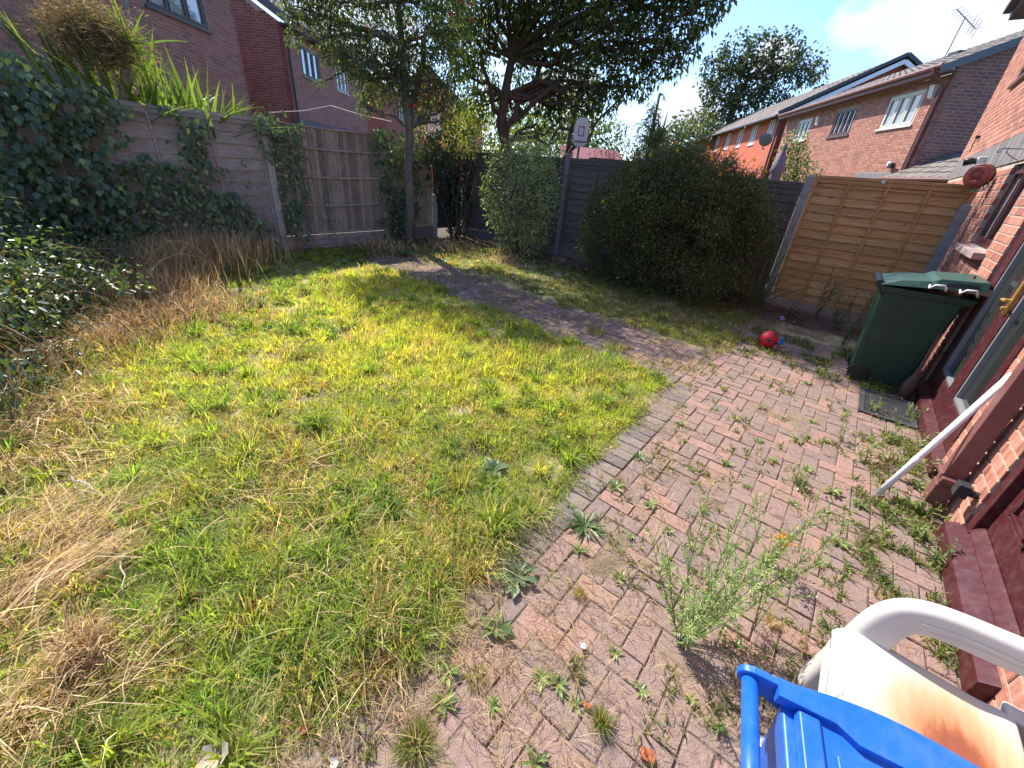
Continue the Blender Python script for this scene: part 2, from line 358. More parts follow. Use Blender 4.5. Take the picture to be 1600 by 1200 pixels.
# ------------------------------------------------------------------ ground of the garden
PATCH = dict(lawn=(.86, 3.69))
def paved(u, v):
    """1 where block paving lies"""
    a = (v < .88) & (u < 6.35) & (v > -1.1)
    b = (u > 3.69 + .03 * np.maximum(v - .86, 0) * 3) & (u < 4.72 + .07 * v) & (v < 7.2)
    return a | b
nu, nv = 260, 260
uu = np.linspace(-2.6, 8.6, nu); vv = np.linspace(-1.3, 9.4, nv)
Ug, Vg = np.meshgrid(uu, vv, indexing='ij')
pv = paved(Ug, Vg)
Zg = np.where(pv, -.02, .012 + .05 * (fbm(Ug * 1.3, Vg * 1.3) - .4) + .03 * (vn(Ug * 6, Vg * 6, 5) - .5))
Zg = np.where(pv & (Ug < 6.1) , -.0075 + .012 * np.clip(fbm(Ug * 2.6, Vg * 2.6, 77) - .52, 0, 1) * 2.2 + .004 * (vn(Ug * 14, Vg * 14, 78) - .5), np.maximum(Zg, -.005))
P = Ug[..., None] * EU + Vg[..., None] * EV; P[..., 2] = Zg
idx = np.arange(nu * nv).reshape(nu, nv)
F = np.stack([idx[:-1, :-1], idx[1:, :-1], idx[1:, 1:], idx[:-1, 1:]], -1).reshape(-1, 4)
dryn = fbm(Ug * 2.2, Vg * 2.2, 8).ravel()
gc = lerp3((.15, .12, .055), (.42, .35, .17), np.clip((dryn - .3) * 2.2, 0, 1))
gc[pv.ravel()] = lerp3((.17, .12, .085), (.25, .19, .12), vn(Ug * 3, Vg * 3, 79).ravel())[pv.ravel()]
back = ((Vg > 7.1) | (Ug > 6.9)).ravel(); gc[back] = (.10, .065, .045)
garden = mesh_np('garden_soil', P.reshape(-1, 3), F, M['soil'], gc, smooth=True); tag(garden, 'bare soil and dry thatch under the lawn and paving', kind='structure')
gm = surf_mat('far_ground_material', (.10, .12, .05), rough=.95, attr=False, nscale=3, namt=.4, bump=.3)
g2 = MB(); g2.add([(-400, -400, -.06), (400, -400, -.06), (400, 400, -.06), (-400, 400, -.06)], [(0, 1, 2, 3)])
tag(g2.build('ground', gm), 'grassy ground reaching out beyond the garden fences', kind='structure')

# ---- block paving
def paver_mesh(lx, ly, c, h=.05, cham=.004):
    x, y = lx / 2, ly / 2; b = MB(); j = lambda: random.uniform(-.0022, .0022)
    lo = [(-x, -y, -h), (x, -y, -h), (x, y, -h), (-x, y, -h)]; mi = [(-x + j(), -y + j(), -cham), (x + j(), -y + j(), -cham), (x + j(), y + j(), -cham), (-x + j(), y + j(), -cham)]
    k = cham * 1.1; to = [(-x + k, -y + k, j()), (x - k, -y + k, j()), (x - k, y - k, j()), (-x + k, y - k, j())]
    V = lo + mi + to; F_ = []
    for s in (0, 4):
        for i in range(4): F_.append((s + i, s + (i + 1) % 4, s + 4 + (i + 1) % 4, s + 4 + i))
    F_.append((8, 9, 10, 11)); b.add(V, F_, c); return b
PCOL = [(.295, .18, .148), (.28, .172, .145), (.27, .17, .145), (.25, .165, .14), (.225, .155, .135), (.32, .188, .15), (.21, .15, .13), (.275, .165, .135)]
BCOL = [(.19, .15, .13), (.17, .135, .12), (.21, .165, .14), (.15, .125, .11)]
def place_pavers(parent, cells, cols, cap, long_ax):
    """cells: (u,v,orient) centres; orient 0 long along u"""
    arr = []
    for (u, v, o) in cells:
        p = proj(UV(u, v))
        if p[2] < .15 or p[0] < -350 or p[0] > 1950 or p[1] > 1600: continue
        arr.append((p[2], u, v, o))
    arr.sort()
    insd = [a for a in arr if 0 <= proj(UV(a[1], a[2]))[0] <= 1600 and proj(UV(a[1], a[2]))[1] <= 1200]
    outs = [a for a in arr if a not in insd]
    var = {}
    def me(o, k):
        if (o, k) not in var:
            c = np.array(cols[k % len(cols)]); b = paver_mesh(*{0: (.1935, .0935), 1: (.0935, .1935), 2: (.0935, .0935)}[o], tuple(c)); ob = b.build('brick', M['paver']); var[(o, k)] = ob.data; bpy.data.objects.remove(ob)
        return var[(o, k)]
    rest = MB()
    for i, (d, u, v, o) in enumerate(insd + outs):
        k = int((vn(u * 1.3, v * 1.3, 9) * 1.0 + random.random() * .9) * len(cols) * .55) % (len(cols) * 2)
        z = .0 + random.uniform(-.004, .004) + .012 * (fbm(u * .8, v * .8, 3) - .5); rot = A0 + random.gauss(0, .012); tx, ty = random.gauss(0, .012), random.gauss(0, .012)
        mt = me(o, k); loc = UV(u, v, z)
        if i < cap and i < len(insd):
            ob = bpy.data.objects.new('brick', mt); COL.objects.link(ob); ob.parent = parent; ob.location = tuple(loc); ob.rotation_euler = (tx, ty, rot)
        else:
            Mx = Matrix.Translation(Vector(loc)) @ Matrix.Rotation(rot, 4, 'Z') @ Matrix.Rotation(tx, 4, 'X')
            rest.add([Mx @ q.co for q in mt.vertices], [tuple(p_.vertices) for p_ in mt.polygons], tuple(mt.color_attributes['col'].data[0].color[:3]))
    if rest.v: tag(rest.build('brick', M['paver'], parent), kind='stuff')
patio = MB(); patio.add([tuple(UV(a, b, -.045)) for a, b in ((-2.2, -1.05), (6.3, -1.05), (6.3, .86), (-2.2, .86))], [(0, 1, 2, 3)], (.13, .10, .08))
patio = tag(patio.build('patio', M['soil']), 'red block paved patio between the lawn and the brick house', kind='structure')
path = MB(); path.add([tuple(UV(a, b, -.05)) for a, b in ((3.7, .88), (4.8, .88), (5.2, 7.2), (4.3, 7.2))], [(0, 1, 2, 3)], (.13, .10, .08))
path = tag(path.build('path', M['soil']), 'narrow block paved path curving along the back of the lawn', kind='structure')
def herring(u0, u1, v0, v1, test):
    cells = []
    for i in range(int((u1 - u0) / .1) + 2):
        for j in range(int((v1 - v0) / .1) + 2):
            k = (i - j) % 4; u = u0 + i * .1; v = v0 + j * .1
            if k == 0: c = (u + .1, v + .05, 0)
            elif k == 3: c = (u + .05, v + .1, 1)
            else: continue
            if test(c[0], c[1], c[2]): cells.append(c)
            else:
                for dd in (-.05, .05):
                    h_ = (c[0] + (dd if c[2] == 0 else 0), c[1] + (dd if c[2] == 1 else 0), 2)
                    if test(*h_): cells.append(h_)
    return cells
def path_in(u, v, o):
    return .88 < v < 7.0 and u - (.1 if o == 0 else .05) > 3.88 + .085 * max(v - .9, 0) and u + (.1 if o == 0 else .05) < 4.76 + .07 * v
def patio_in(u, v, o):
    hv = .1 if o == 1 else .05; hu = .1 if o == 0 else .05
    if v + hv > .875: return False
    return -.985 < v - hv and (v + hv < .665 or u - hu > 3.72) and u < 6.3
allc = herring(-2.0, 6.3, -1.04, 7.1, lambda u, v, o: patio_in(u, v, o) or path_in(u, v, o))
cells = [c_ for c_ in allc if c_[1] < .88 and patio_in(*c_)]
mat_r = lambda u, v: 4.42 < u < 5.1 and -.96 < v < -.5
place_pavers(patio, cells, PCOL, 235, 0)
place_pavers(patio, [(u, .765, 1) for u in np.arange(-1.6, 3.72, .1)], BCOL, 62, 1)
cells = [c_ for c_ in allc if not (c_[1] < .88 and patio_in(*c_))]
place_pavers(path, cells, PCOL, 250, 0)
place_pavers(path, [(3.79 + .085 * (v - .9), v, 0) for v in np.arange(.92, 6.9, .1)], BCOL, 45, 0)

# ------------------------------------------------------------------ brickwork
def make_brick_mesh(ln, c, h=.065, prou=.006, dep=.03):
    b = MB(); x = ln / 2; z = h / 2; j = lambda s=.0012: random.uniform(-s, s)
    V = [(-x, -dep, -z), (x, -dep, -z), (x, -dep, z), (-x, -dep, z), (-x, prou - .003, -z), (x, prou - .003, -z), (x, prou - .003, z), (-x, prou - .003, z),
         (-x + .004, prou + j(), -z + .004), (x - .004, prou + j(), -z + .004), (x - .004, prou + j(), z - .004), (-x + .004, prou + j(), z - .004)]
    F_ = []
    for s in (0, 4):
        for i in range(4): F_.append((s + (i + 1) % 4, s + i, s + 4 + i, s + 4 + (i + 1) % 4))
    F_.append((11, 10, 9, 8)); b.add(V, F_, c); return b
def brick_wall(parent, loc, rz, x0, x1, z0, z1, holes, cols, mat, cap=0, top=None, thick=.12, name='wall', label=None, mort=None, local=False, clip=None, bands=()):
    """wall with its outer face at local y=0; holes and bands (xa,xb,za,zb); top(x)-> height of a gable; bricks as children"""
    wo = MB()
    xs = sorted(set([x0, x1] + [h[0] for h in holes] + [h[1] for h in holes])); zs = sorted(set([z0, z1] + [h[2] for h in holes] + [h[3] for h in holes]))
    wc = mort or (.42, .36, .31)
    for a, b in zip(xs[:-1], xs[1:]):
        for c, d in zip(zs[:-1], zs[1:]):
            cx, cz = (a + b) / 2, (c + d) / 2
            if any(h[0] < cx < h[1] and h[2] < cz < h[3] for h in holes): continue
            wo.box((a, -thick, c), (b, 0, d), wc)
    if top is not None:
        n = 12; X = np.linspace(x0, x1, n + 1)
        for i in range(n):
            a, b = X[i], X[i + 1]; ta, tb = max(top(a), z1 + .001), max(top(b), z1 + .001)
            wo.hexa([(a, -thick, z1), (b, -thick, z1), (b, 0, z1), (a, 0, z1), (a, -thick, ta), (b, -thick, tb), (b, 0, tb), (a, 0, ta)], wc)
    w = wo.build(name, M['mortar'], parent); w.location = tuple(loc); w.rotation_euler = (0, 0, rz)
    if label: w['label'] = label
    bpy.context.view_layer.update()
    if parent: MW = Matrix.Translation(parent.location) @ parent.rotation_euler.to_matrix().to_4x4() @ Matrix.Translation(Vector(tuple(loc))) @ Matrix.Rotation(rz, 4, 'Z')
    else: MW = Matrix.Translation(Vector(tuple(loc))) @ Matrix.Rotation(rz, 4, 'Z')
    zz = z0 + .0375; rows = []; r = 0; zmax = z1 if top is None else max(top(x) for x in np.linspace(x0, x1, 60))
    while zz < zmax - .03:
        segs = [(x0, x1)]
        for h in list(holes) + list(bands):
            if h[2] - .03 < zz < h[3] + .03:
                ns = []
                for a, b in segs:
                    if h[1] <= a or h[0] >= b: ns.append((a, b)); continue
                    if h[0] > a: ns.append((a, h[0]))
                    if h[1] < b: ns.append((h[1], b))
                segs = ns
        for a, b in segs:
            k = math.floor((a - x0) / .225) - 1
            while True:
                s = x0 + k * .225 + (.1125 if r % 2 else 0) + .005; e = s + .215; k += 1
                if s >= b: break
                s2, e2 = max(s, a + (.0 if s > a else 0)), min(e, b)
                if e2 - s2 < .03: continue
                if top is not None and zz + .03 > min(top(s2), top(e2)): continue
                rows.append(((s2 + e2) / 2, zz, round(e2 - s2, 2)))
        zz += .075; r += 1
    if not rows: return w
    Pm = np.array([[c[0], 0, c[1]] for c in rows]); Rm = np.array(MW.to_3x3()); Tm = np.array(MW.translation)
    wp = Pm @ Rm.T + Tm; pr = proj(wp)
    vis = (pr[:, 2] > .1) & (pr[:, 0] > -350) & (pr[:, 0] < 2000) & (pr[:, 1] > -400) & (pr[:, 1] < 1400)
    inn = (pr[:, 2] > .1) & (pr[:, 0] > -5) & (pr[:, 0] < 1605) & (pr[:, 1] > -5) & (pr[:, 1] < 1205)
    order = sorted([i for i in range(len(rows)) if vis[i]], key=lambda i: (not inn[i], pr[i, 2]))
    var = {}; rest = MB()
    for n_, i in enumerate(order):
        x, z, ln = rows[i]; k = random.randrange(len(cols))
        if (ln, k) not in var:
            ob = make_brick_mesh(ln, cols[k]).build('brick', mat); var[(ln, k)] = ob.data; bpy.data.objects.remove(ob)
        if n_ < cap and inn[i]:
            ob = bpy.data.objects.new('brick', var[(ln, k)]); COL.objects.link(ob); ob.parent = w; ob.location = (x, 0, z)
        else:
            mt = var[(ln, k)]
            rest.add([(q.co.x + x, q.co.y, q.co.z + z) for q in mt.vertices], [tuple(p_.vertices) for p_ in mt.polygons], cols[k])
    if rest.v: tag(rest.build('brick', mat, w), kind='stuff')
    return w
def window(root, loc, rz, w, h, lights, fcol, sill=True, fw=.055, dep=.06, sillcol=None, transoms=(), label=None, open_light=None):
    """frame at local y from -dep; x 0..w"""
    f = MB(); f.cur = fcol
    f.box((0, -dep, 0), (fw, -dep + .05, h)); f.box((w - fw, -dep, 0), (w, -dep + .05, h)); f.box((fw, -dep, 0), (w - fw, -dep + .05, fw)); f.box((fw, -dep, h - fw), (w - fw, -dep + .05, h))
    xs = [fw + (w - 2 * fw) * i / lights for i in range(lights + 1)]
    for x in xs[1:-1]: f.box((x - .03, -dep - .001, fw), (x + .03, -dep + .049, h - fw))
    for tz in transoms:
        f.box((fw, -dep + .002, h * tz - .012), (w - fw, -dep + .04, h * tz + .012))
    o = f.build('window', M['plastic'], root); o.location = tuple(loc); o.rotation_euler = (0, 0, rz)
    if label: o['label'] = label
    for i in range(lights):
        p = MB(); p.cur = (1, 1, 1); p.box((xs[i] + .02, -dep + .012, fw - .01), (xs[i + 1] - .02, -dep + .022, h - fw + .01)); p.build('pane', M['glass'], o)
        g = MB(); g.cur = fcol; a, b = xs[i] + .028, xs[i + 1] - .028; y0, y1 = -dep + .03, -dep + .06
        g.box((a, y0, fw - .002), (a + .035, y1, h - fw + .002)); g.box((b - .035, y0, fw - .002), (b, y1, h - fw + .002)); g.box((a + .035, y0, fw - .002), (b - .035, y1, fw + .035)); g.box((a + .035, y0, h - fw - .035), (b - .035, y1, h - fw + .002))
        g.build('sash', M['plastic'], o)
    # dark room behind the glass
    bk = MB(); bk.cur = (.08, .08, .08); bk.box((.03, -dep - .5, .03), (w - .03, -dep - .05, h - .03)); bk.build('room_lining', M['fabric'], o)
    if sill:
        s = MB(); s.cur = sillcol or fcol; s.box((-.06, -.05, -.05), (w + .06, .05, -.003)); s.build('sill', M['plastic'], o)
    return o
def tiled_roof(root, loc, rz, length, run, rise, tcol, name='roof', tl=.3, rl=.33, tiles=True, thick=.05):
    """slope starting at local y=0,z=0 going to y=-run,z=rise; x 0..length"""
    b = MB(); sl = math.hypot(run, rise); ca, sa = run / sl, rise / sl
    b.cur = (.07, .065, .06); nrm = (0, sa, ca)
    def Pt(x, s, h): return (x, -s * ca + h * sa, s * sa + h * ca)
    b.hexa([Pt(0, 0, -thick), Pt(length, 0, -thick), Pt(length, sl, -thick), Pt(0, sl, -thick), Pt(0, 0, 0), Pt(length, 0, 0), Pt(length, sl, 0), Pt(0, sl, 0)])
    o = b.build(name, M['tile'], root); o.location = tuple(loc); o.rotation_euler = (0, 0, rz)
    t = MB(); nr = int(sl / rl) + 1; nc = int(length / tl) + 1
    for r in range(nr):
        for c_ in range(nc):
            x = c_ * tl; x2 = min(x + tl - .008, length); s0 = r * rl - .03; s1 = min(s0 + rl + .05, sl)
            if x2 - x < .03 or s1 - s0 < .05: continue
            k = random.uniform(.75, 1.25); cc = tuple(np.array(tcol) * k)
            xm = (x + x2) / 2; hh = .03 + random.uniform(-.004, .004)
            # gently rolled tile: low edges, raised middle
            P_ = [Pt(x, s0, .002), Pt(xm, s0, .012), Pt(x2, s0, .002), Pt(x, s0, hh), Pt(xm, s0, hh + .022), Pt(x2, s0, hh), Pt(x, s1, .004), Pt(xm, s1, .024), Pt(x2, s1, .004)]
            t.add(P_, [(0, 1, 4, 3), (1, 2, 5, 4), (3, 4, 7, 6), (4, 5, 8, 7)], cc)
    tag(t.build('roof_tile', M['tile'], o), kind='stuff')
    return o
def wall_box_vent(root, loc, rz, s=1.0, c=(.72, .68, .6)):
    b = MB(); b.cur = c; h = .34 * s; w = .2 * s
    b.hexa([(-w / 2, 0, 0), (w / 2, 0, 0), (w / 2, .10 * s, .04), (-w / 2, .10 * s, .04), (-w / 2, 0, h), (w / 2, 0, h), (w / 2, .16 * s, h), (-w / 2, .16 * s, h)])
    o = b.build('vent_box', M['plastic'], root, bevel=.006); o.location = tuple(loc); o.rotation_euler = (0, 0, rz); return o

SALMON = [(.44, .18, .115), (.40, .16, .105), (.47, .20, .135), (.36, .145, .10), (.42, .185, .13), (.31, .125, .09)]
# ---- own house
OW = UV(0, -1.0)
own = empty('brick_house', OW, A0, 'salmon brick house at the right edge with maroon patio doors and panelled door', 'house')
# local: x = u, y = out from the wall (v + 1), z up
holes = [(3.76, 5.5, .0, 2.12), (6.15, 7.2, 1.32, 2.12), (1.95, 2.92, -.0, 2.12), (9.6, 10.8, 3.4, 4.45)]
wl = brick_wall(own, (0, 0, 0), 0, -.4, 13.0, 0, 4.85, holes, SALMON, M['streak'], cap=300, bands=[(-.4, 13.0, 2.15, 2.47)])
b = MB()
x = -.4
while x < 13.0:
    c = random.uniform(.8, 1.2); b.box((x, -.02, 2.15), (min(x + .072, 13), .012 + random.uniform(0, .004), 2.47), (c, c * .97, c * .96)); x += .077
tag(b.build('brick_course', M['band'], own), 'grey brown upright brick course over the ground floor openings')
b = MB(); b.cur = (.07, .045, .04)
b.box((-.5, -.1, 4.80), (13.35, .30, 4.86)); b.box((-.5, .27, 4.86), (13.35, .31, 5.02)); b.build('soffit', M['plastic'], own)
b = MB(); b.cur = (.05, .035, .035); b.box((-.5, .315, 4.9), (13.35, .42, 5.0)); b.build('gutter', M['plastic'], own)
tiled_roof(own, (-.5, .36, 5.0), 0, 13.85, 4.5, 2.4, (.17, .14, .12))
wall_box_vent(own, (12.2, 0.0, 4.35), 0, 1.1)
win_f = (.07, .045, .04)
window(own, (9.6, 0, 3.4), 0, 1.2, 1.05, 2, (.10, .05, .045), sillcol=(.1, .05, .045), label='brown framed upper window')
# small ground floor window
wf = window(own, (6.15, 0, 1.32), 0, 1.05, .8, 2, (.075, .02, .022), sill=False, dep=.09, label='dark maroon framed window')
b = MB(); b.cur = (.42, .30, .25)
for i in range(6): b.box((6.05 + i * .215, -.05, 1.24 + random.uniform(-.003, .003)), (6.05 + i * .215 + .205, .095, 1.305), tuple(np.array((.38, .27, .24)) * random.uniform(.8, 1.15)))
b.build('sill', M['brick'], own, bevel=.004)
# air brick under the sill
b = MB(); b.cur = (.30, .10, .10); b.lathe([(.0, .035), (.03, .03), (.042, .012), (.042, .0)], 12, (5.72, .006, 1.0), 'y'); b.build('overflow_cap', M['plastic'], own, smooth=True)
# patio doors
pd = MB(); pd.cur = (1, 1, 1)
X0, X1, Z0, Z1 = 3.76, 5.5, .1, 2.12
pd.box((X0, -.14, Z0), (X0 + .10, -.02, Z1)); pd.box((X1 - .14, -.14, Z0), (X1, -.02, Z1)); pd.box((X0 + .1, -.14, Z0), (X1 - .14, -.02, Z0 + .12)); pd.box((X0 + .1, -.14, Z1 - .1), (X1 - .14, -.02, Z1))
pdo = pd.build('patio_door', M['maroon'], own, bevel=.006); pdo['label'] = 'maroon patio doors with two tall panes'
for (a, b_) in ((3.86, 4.575), (4.575, 5.36)):
    st = MB(); st.cur = (1, 1, 1); e = .115
    y0, y1 = (-.10, -.012)
    st.box((a, y0, .222), (a + e, y1, 2.018)); st.box((b_ - e, y0, .222), (b_, y1, 2.018)); st.box((a + e, y0, .222), (b_ - e, y1, .222 + e)); st.box((a + e, y0, 2.018 - e), (b_ - e, y1, 2.018))
    s_ = st.build('door_leaf', M['maroon'], pdo, bevel=.008)
    gk = MB(); gk.cur = (.20, .205, .21); a2, b2 = a + e, b_ - e; z2, z3 = .222 + e, 2.018 - e; t_ = .028
    gk.box((a2, y0 + .02, z2), (a2 + t_, y1 - .01, z3)); gk.box((b2 - t_, y0 + .02, z2), (b2, y1 - .01, z3)); gk.box((a2 + t_, y0 + .02, z2), (b2 - t_, y1 - .01, z2 + t_)); gk.box((a2 + t_, y0 + .02, z3 - t_), (b2 - t_, y1 - .01, z3))
    gk.build('glazing_bead', M['metal'], pdo, bevel=.003)
    g = MB(); g.box((a2 + t_ - .004, -.07, z2 + t_ - .004), (b2 - t_ + .004, -.055, z3 - t_ + .004)); g.build('pane', M['darkglass'], pdo)
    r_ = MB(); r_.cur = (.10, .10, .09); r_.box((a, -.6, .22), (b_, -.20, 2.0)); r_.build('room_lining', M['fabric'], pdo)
sl_ = MB(); sl_.cur = (1, 1, 1); sl_.hexa([(3.66, -.02, 0), (5.6, -.02, 0), (5.6, .045, 0), (3.66, .045, 0), (3.66, -.02, .13), (5.6, -.02, .13), (5.6, .045, .085), (3.66, .045, .085)])
sl_.build('door_sill', M['maroon'], own, bevel=.008)
h = MB(); h.cur = (.62, .40, .10); h.tube([(4.52, .0, 1.12), (4.52, .05, 1.12), (4.47, .06, 1.125), (4.38, .06, 1.13)], .011, 8); h.box((4.50, -.012, 1.02), (4.54, .006, 1.26)); h.tube([(4.52, .004, 1.06), (4.52, .03, 1.06)], .014, 8)
brass = surf_mat('brass_material', rough=.35, nscale=10, namt=.1, bump=0, metal=.6); h.build('door_handle', brass, pdo, smooth=False, bevel=.003)
# panelled front door
fd = MB(); fd.cur = (1, 1, 1)
fd.box((2.84, -.10, .10), (2.92, -.008, 2.12)); fd.box((1.95, -.10, .10), (2.03, -.008, 2.12)); fd.box((2.03, -.10, 2.04), (2.84, -.008, 2.12))
fdo = fd.build('front_door', M['maroon'], own, bevel=.006); fdo['label'] = 'maroon panelled door with weathered sill'
lf = MB(); lf.cur = (1, 1, 1); lf.box((2.035, -.09, .19), (2.835, -.05, 2.035)); lfo = lf.build('door_leaf', M['maroon'], fdo, bevel=.004)
for (xa, xb) in ((2.12, 2.40), (2.47, 2.75)):
    for (za, zb) in ((.36, .95), (1.08, 1.9)):
        q = MB(); q.cur = (1, 1, 1); t = .0
        for kk, (i0, hh) in enumerate(((0, .012), (.018, .0), (.03, .016), (.045, .004))):
            e = .016; A_, B_, C_, D_ = xa + i0, xb - i0, za + i0, zb - i0; y = -.0495
            if kk in (0, 2):
                q.box((A_, y, C_), (A_ + e, y + hh, D_)); q.box((B_ - e, y, C_), (B_, y + hh, D_)); q.box((A_ + e, y, C_), (B_ - e, y + hh, C_ + e)); q.box((A_ + e, y, D_ - e), (B_ - e, y + hh, D_))
        q.box((xa + .07, -.0495, za + .07), (xb - .07, -.040, zb - .07)); q.build('door_panel', M['maroon'], fdo, bevel=.003)
ds = MB(); ds.cur = (1, 1, 1); ds.hexa([(1.85, -.05, .0), (2.95, -.05, .0), (2.95, .06, .0), (1.85, .06, .0), (1.85, -.05, .16), (2.95, -.05, .16), (2.95, .06, .10), (1.85, .06, .10)])
ds.hexa([(2.03, -.048, .162), (2.84, -.048, .162), (2.84, .0, .162), (2.03, .0, .162), (2.03, -.048, .215), (2.84, -.048, .215), (2.84, -.03, .20), (2.03, -.03, .20)])
ds.build('door_sill', M['maroon'], own, bevel=.006)
# downpipe
dp = MB(); dp.cur = (1, 1, 1); dp.box((3.17, .03, .14), (3.265, .115, 4.86)); dp.hexa([(3.165, .03, .04), (3.27, .03, .04), (3.27, .12, .06), (3.165, .12, .06), (3.165, .03, .2), (3.27, .03, .2), (3.27, .12, .2), (3.165, .12, .2)])
for z in (.24, 2.3): dp.box((3.12, .004, z), (3.315, .125, z + .03))
dpo = dp.build('downpipe', M['brownpl'], own, bevel=.006); dpo['label'] = 'square brown plastic downpipe beside the front door'
b = MB(); b.cur = (.03, .032, .036); b.tube([(2.985, .0, .30), (2.985, .05, .30), (2.985, .06, .30)], .022, 10); b.box((2.95, .045, .265), (3.02, .10, .345)); b.build('hose_socket', M['plastic'], own, bevel=.006)

# things on the own wall
rx, ry, rz_ = UV(7.85, -.86, 2.03)
reel = empty('hose_reel', (rx, ry, rz_), A0 + math.radians(62), 'round brown hose reel with green hose on the brick wall', 'hose reel'); reel.scale = (.78, .78, .78)
b = MB(); b.cur = (.26, .06, .045)
b.lathe([(0.0, .125), (.03, .125), (.04, .11), (.07, .108), (.08, .118), (.12, .118), (.13, .108), (.15, .108), (.165, .095), (.165, .085), (.02, .083)], 28, (0, 0, 0), 'y'); b.lathe([(.02, -.03), (.16, -.03), (.165, -.02), (.02, -.02)], 28, (0, 0, 0), 'y'); b.build('reel_drum', M['plastic'], reel, smooth=False)
b = MB(); b.cur = (.03, .27, .14)
for k in range(5):
    b.tube([((.125 + .01 * (k % 2)) * math.cos(t), -.01 + k * .018, (.125 + .01 * (k % 2)) * math.sin(t)) for t in np.linspace(0, 2 * math.pi, 25)], .009, 6)
b.tube([(-.1, .04, -.08), (-.13, .05, -.17), (-.05, .06, -.2), (.03, .05, -.16), (.0, .05, -.22), (-.12, .05, -.21), (-.17, .04, -.14), (-.14, .04, -.06)], .009, 6); b.build('hose', M['plastic'], reel, smooth=True)
b = MB(); b.cur = (.2, .06, .05); b.box((-.03, -.125, -.08), (.03, -.03, .08)); b.build('bracket', M['plastic'], reel)
o = empty('security_light', UV(9.3, -.99, 2.27), A0, 'black security light on a white bracket above the hose reel', 'light')
b = MB(); b.cur = (.75, .75, .73); b.box((-.05, 0, -.05), (.05, .09, .06)); b.build('mount', M['plastic'], o, bevel=.01)
b = MB(); b.cur = (.02, .02, .022); b.tube([(0, .08, 0), (0, .14, .0), (0.0, .22, -.02)], [.03, .045, .05], 12); b.build('lamp_head', M['plastic'], o, smooth=True)
o = empty('plant_bracket', UV(7.1, -.99, 2.2), A0, 'black scrolled iron bracket over the small maroon window', 'bracket'); o.scale = (.5, .5, .5)
b = MB(); b.cur = (.02, .02, .02); b.tube([(0, .01, .12), (0, .3, .12), (0, .36, .10), (0, .38, .06), (0, .35, .04), (0, .33, .06), (0, .34, .08)], .008, 6); b.tube([(0, .01, -.08), (0, .1, -.04), (0, .22, .04), (0, .25, .10), (0, .22, .11)], .007, 6); b.box((-.012, 0, -.12), (.012, .01, .16)); b.build('scroll', M['metal'], o, smooth=True)
o = empty('cable_clip', UV(11.5, -.99, 2.75), A0, 'small black cable end hanging on the upper salmon brickwork', 'cable')
b = MB(); b.cur = (.02, .02, .02); b.box((-.06, 0, 0), (.06, .05, .04)); b.tube([(-.05, .03, .0), (-.02, .04, -.08), (.02, .03, -.13), (-.01, .03, -.2)], .008, 5); b.build('cable', M['plastic'], o)

# ---- neighbour house on the right
R1P = np.array([10.3, 12.95, 0.0]); R1A = math.radians(82.4)
r1 = empty('neighbour_house', R1P, R1A, 'salmon brick house beyond the new fence panel with brown gutter and tv aerial', 'house')
holes = [(.8, 2.3, 3.58, 4.39), (3.95, 5.33, 3.58, 4.39), (7.2, 8.45, 3.62, 4.39)]
brick_wall(r1, (0, 0, 0), 0, 0, 9.8, 0, 4.6, holes, SALMON, M['brick'], cap=150, bands=[(.25, 2.5, 2.12, 2.38)])
b = MB(); b.cur = (.9, .9, .9); b.box((.25, -.02, 2.12), (2.5, .012, 2.38)); b.build('lintel', M['band'], r1)
SHADE_SALMON = [(.27, .12, .10), (.24, .11, .09), (.30, .135, .105), (.21, .10, .085)]  # salmon darkened: shadow side of the house put into the brick colour
run = 4.0; rise = 1.68
topf = lambda x: 4.90 + (.0 + (x / run) * rise if x < run else max(0, (2 * run - x) / run) * rise)
brick_wall(r1, (0, -.0, 0), math.pi / 2, -8.0 + .0, 0, 0, 4.55, [], SHADE_SALMON, M['brick'], cap=150, top=lambda x: topf(-x), label='brick gable end')
window(r1, (.8, 0, 3.58), 0, 1.5, .81, 3, (.66, .62, .52), label='cream framed three light window')
window(r1, (3.95, 0, 3.58), 0, 1.38, .81, 4, (.10, .05, .045), label='dark brown framed window')
window(r1, (7.2, 0, 3.62), 0, 1.25, .77, 3, (.62, .60, .53), label='cream framed far window')
tiled_roof(r1, (-.15, .38, 4.72), 0, 10.05, run + .38, rise + .2, (.21, .175, .15))
b = MB(); b.cur = (1, 1, 1); b.box((-.15, .02, 4.60), (9.9, .34, 4.64)); b.box((-.15, .34, 4.58), (9.9, .365, 4.76)); b.build('soffit', M['brownpl'], r1)
b = MB(); b.tube([(-.1, .40, 4.72), (9.9, .40, 4.72)], .055, 8); b.build('gutter', M['brownpl'], r1)
b = MB(); b.tube([(.12, .44, 4.72), (.12, .42, 4.6), (.12, .12, 4.42), (.12, .06, 4.3), (.12, .06, .1)], .038, 8); b.tube([(.22, .06, 4.3), (.22, .06, .1)], .03, 8); b.build('downpipe', M['brownpl'], r1)
b = MB(); b.cur = (.10, .11, .13)
for sgn in (0,):
    b.bar((-.17, .45, 4.62), (-.17, -run, 4.62 + rise + .24), .03, .17, up=(0, 0, 1))
    b.bar((-.17, -run, 4.66 + rise + .26), (-.17, -2 * run - .3, 4.6), .03, .2)
b.build('bargeboard', M['plastic'], r1)
wall_box_vent(r1, (.42, 0, 4.1), 0, .9); wall_box_vent(r1, (6.55, 0, 4.05), 0, .9)
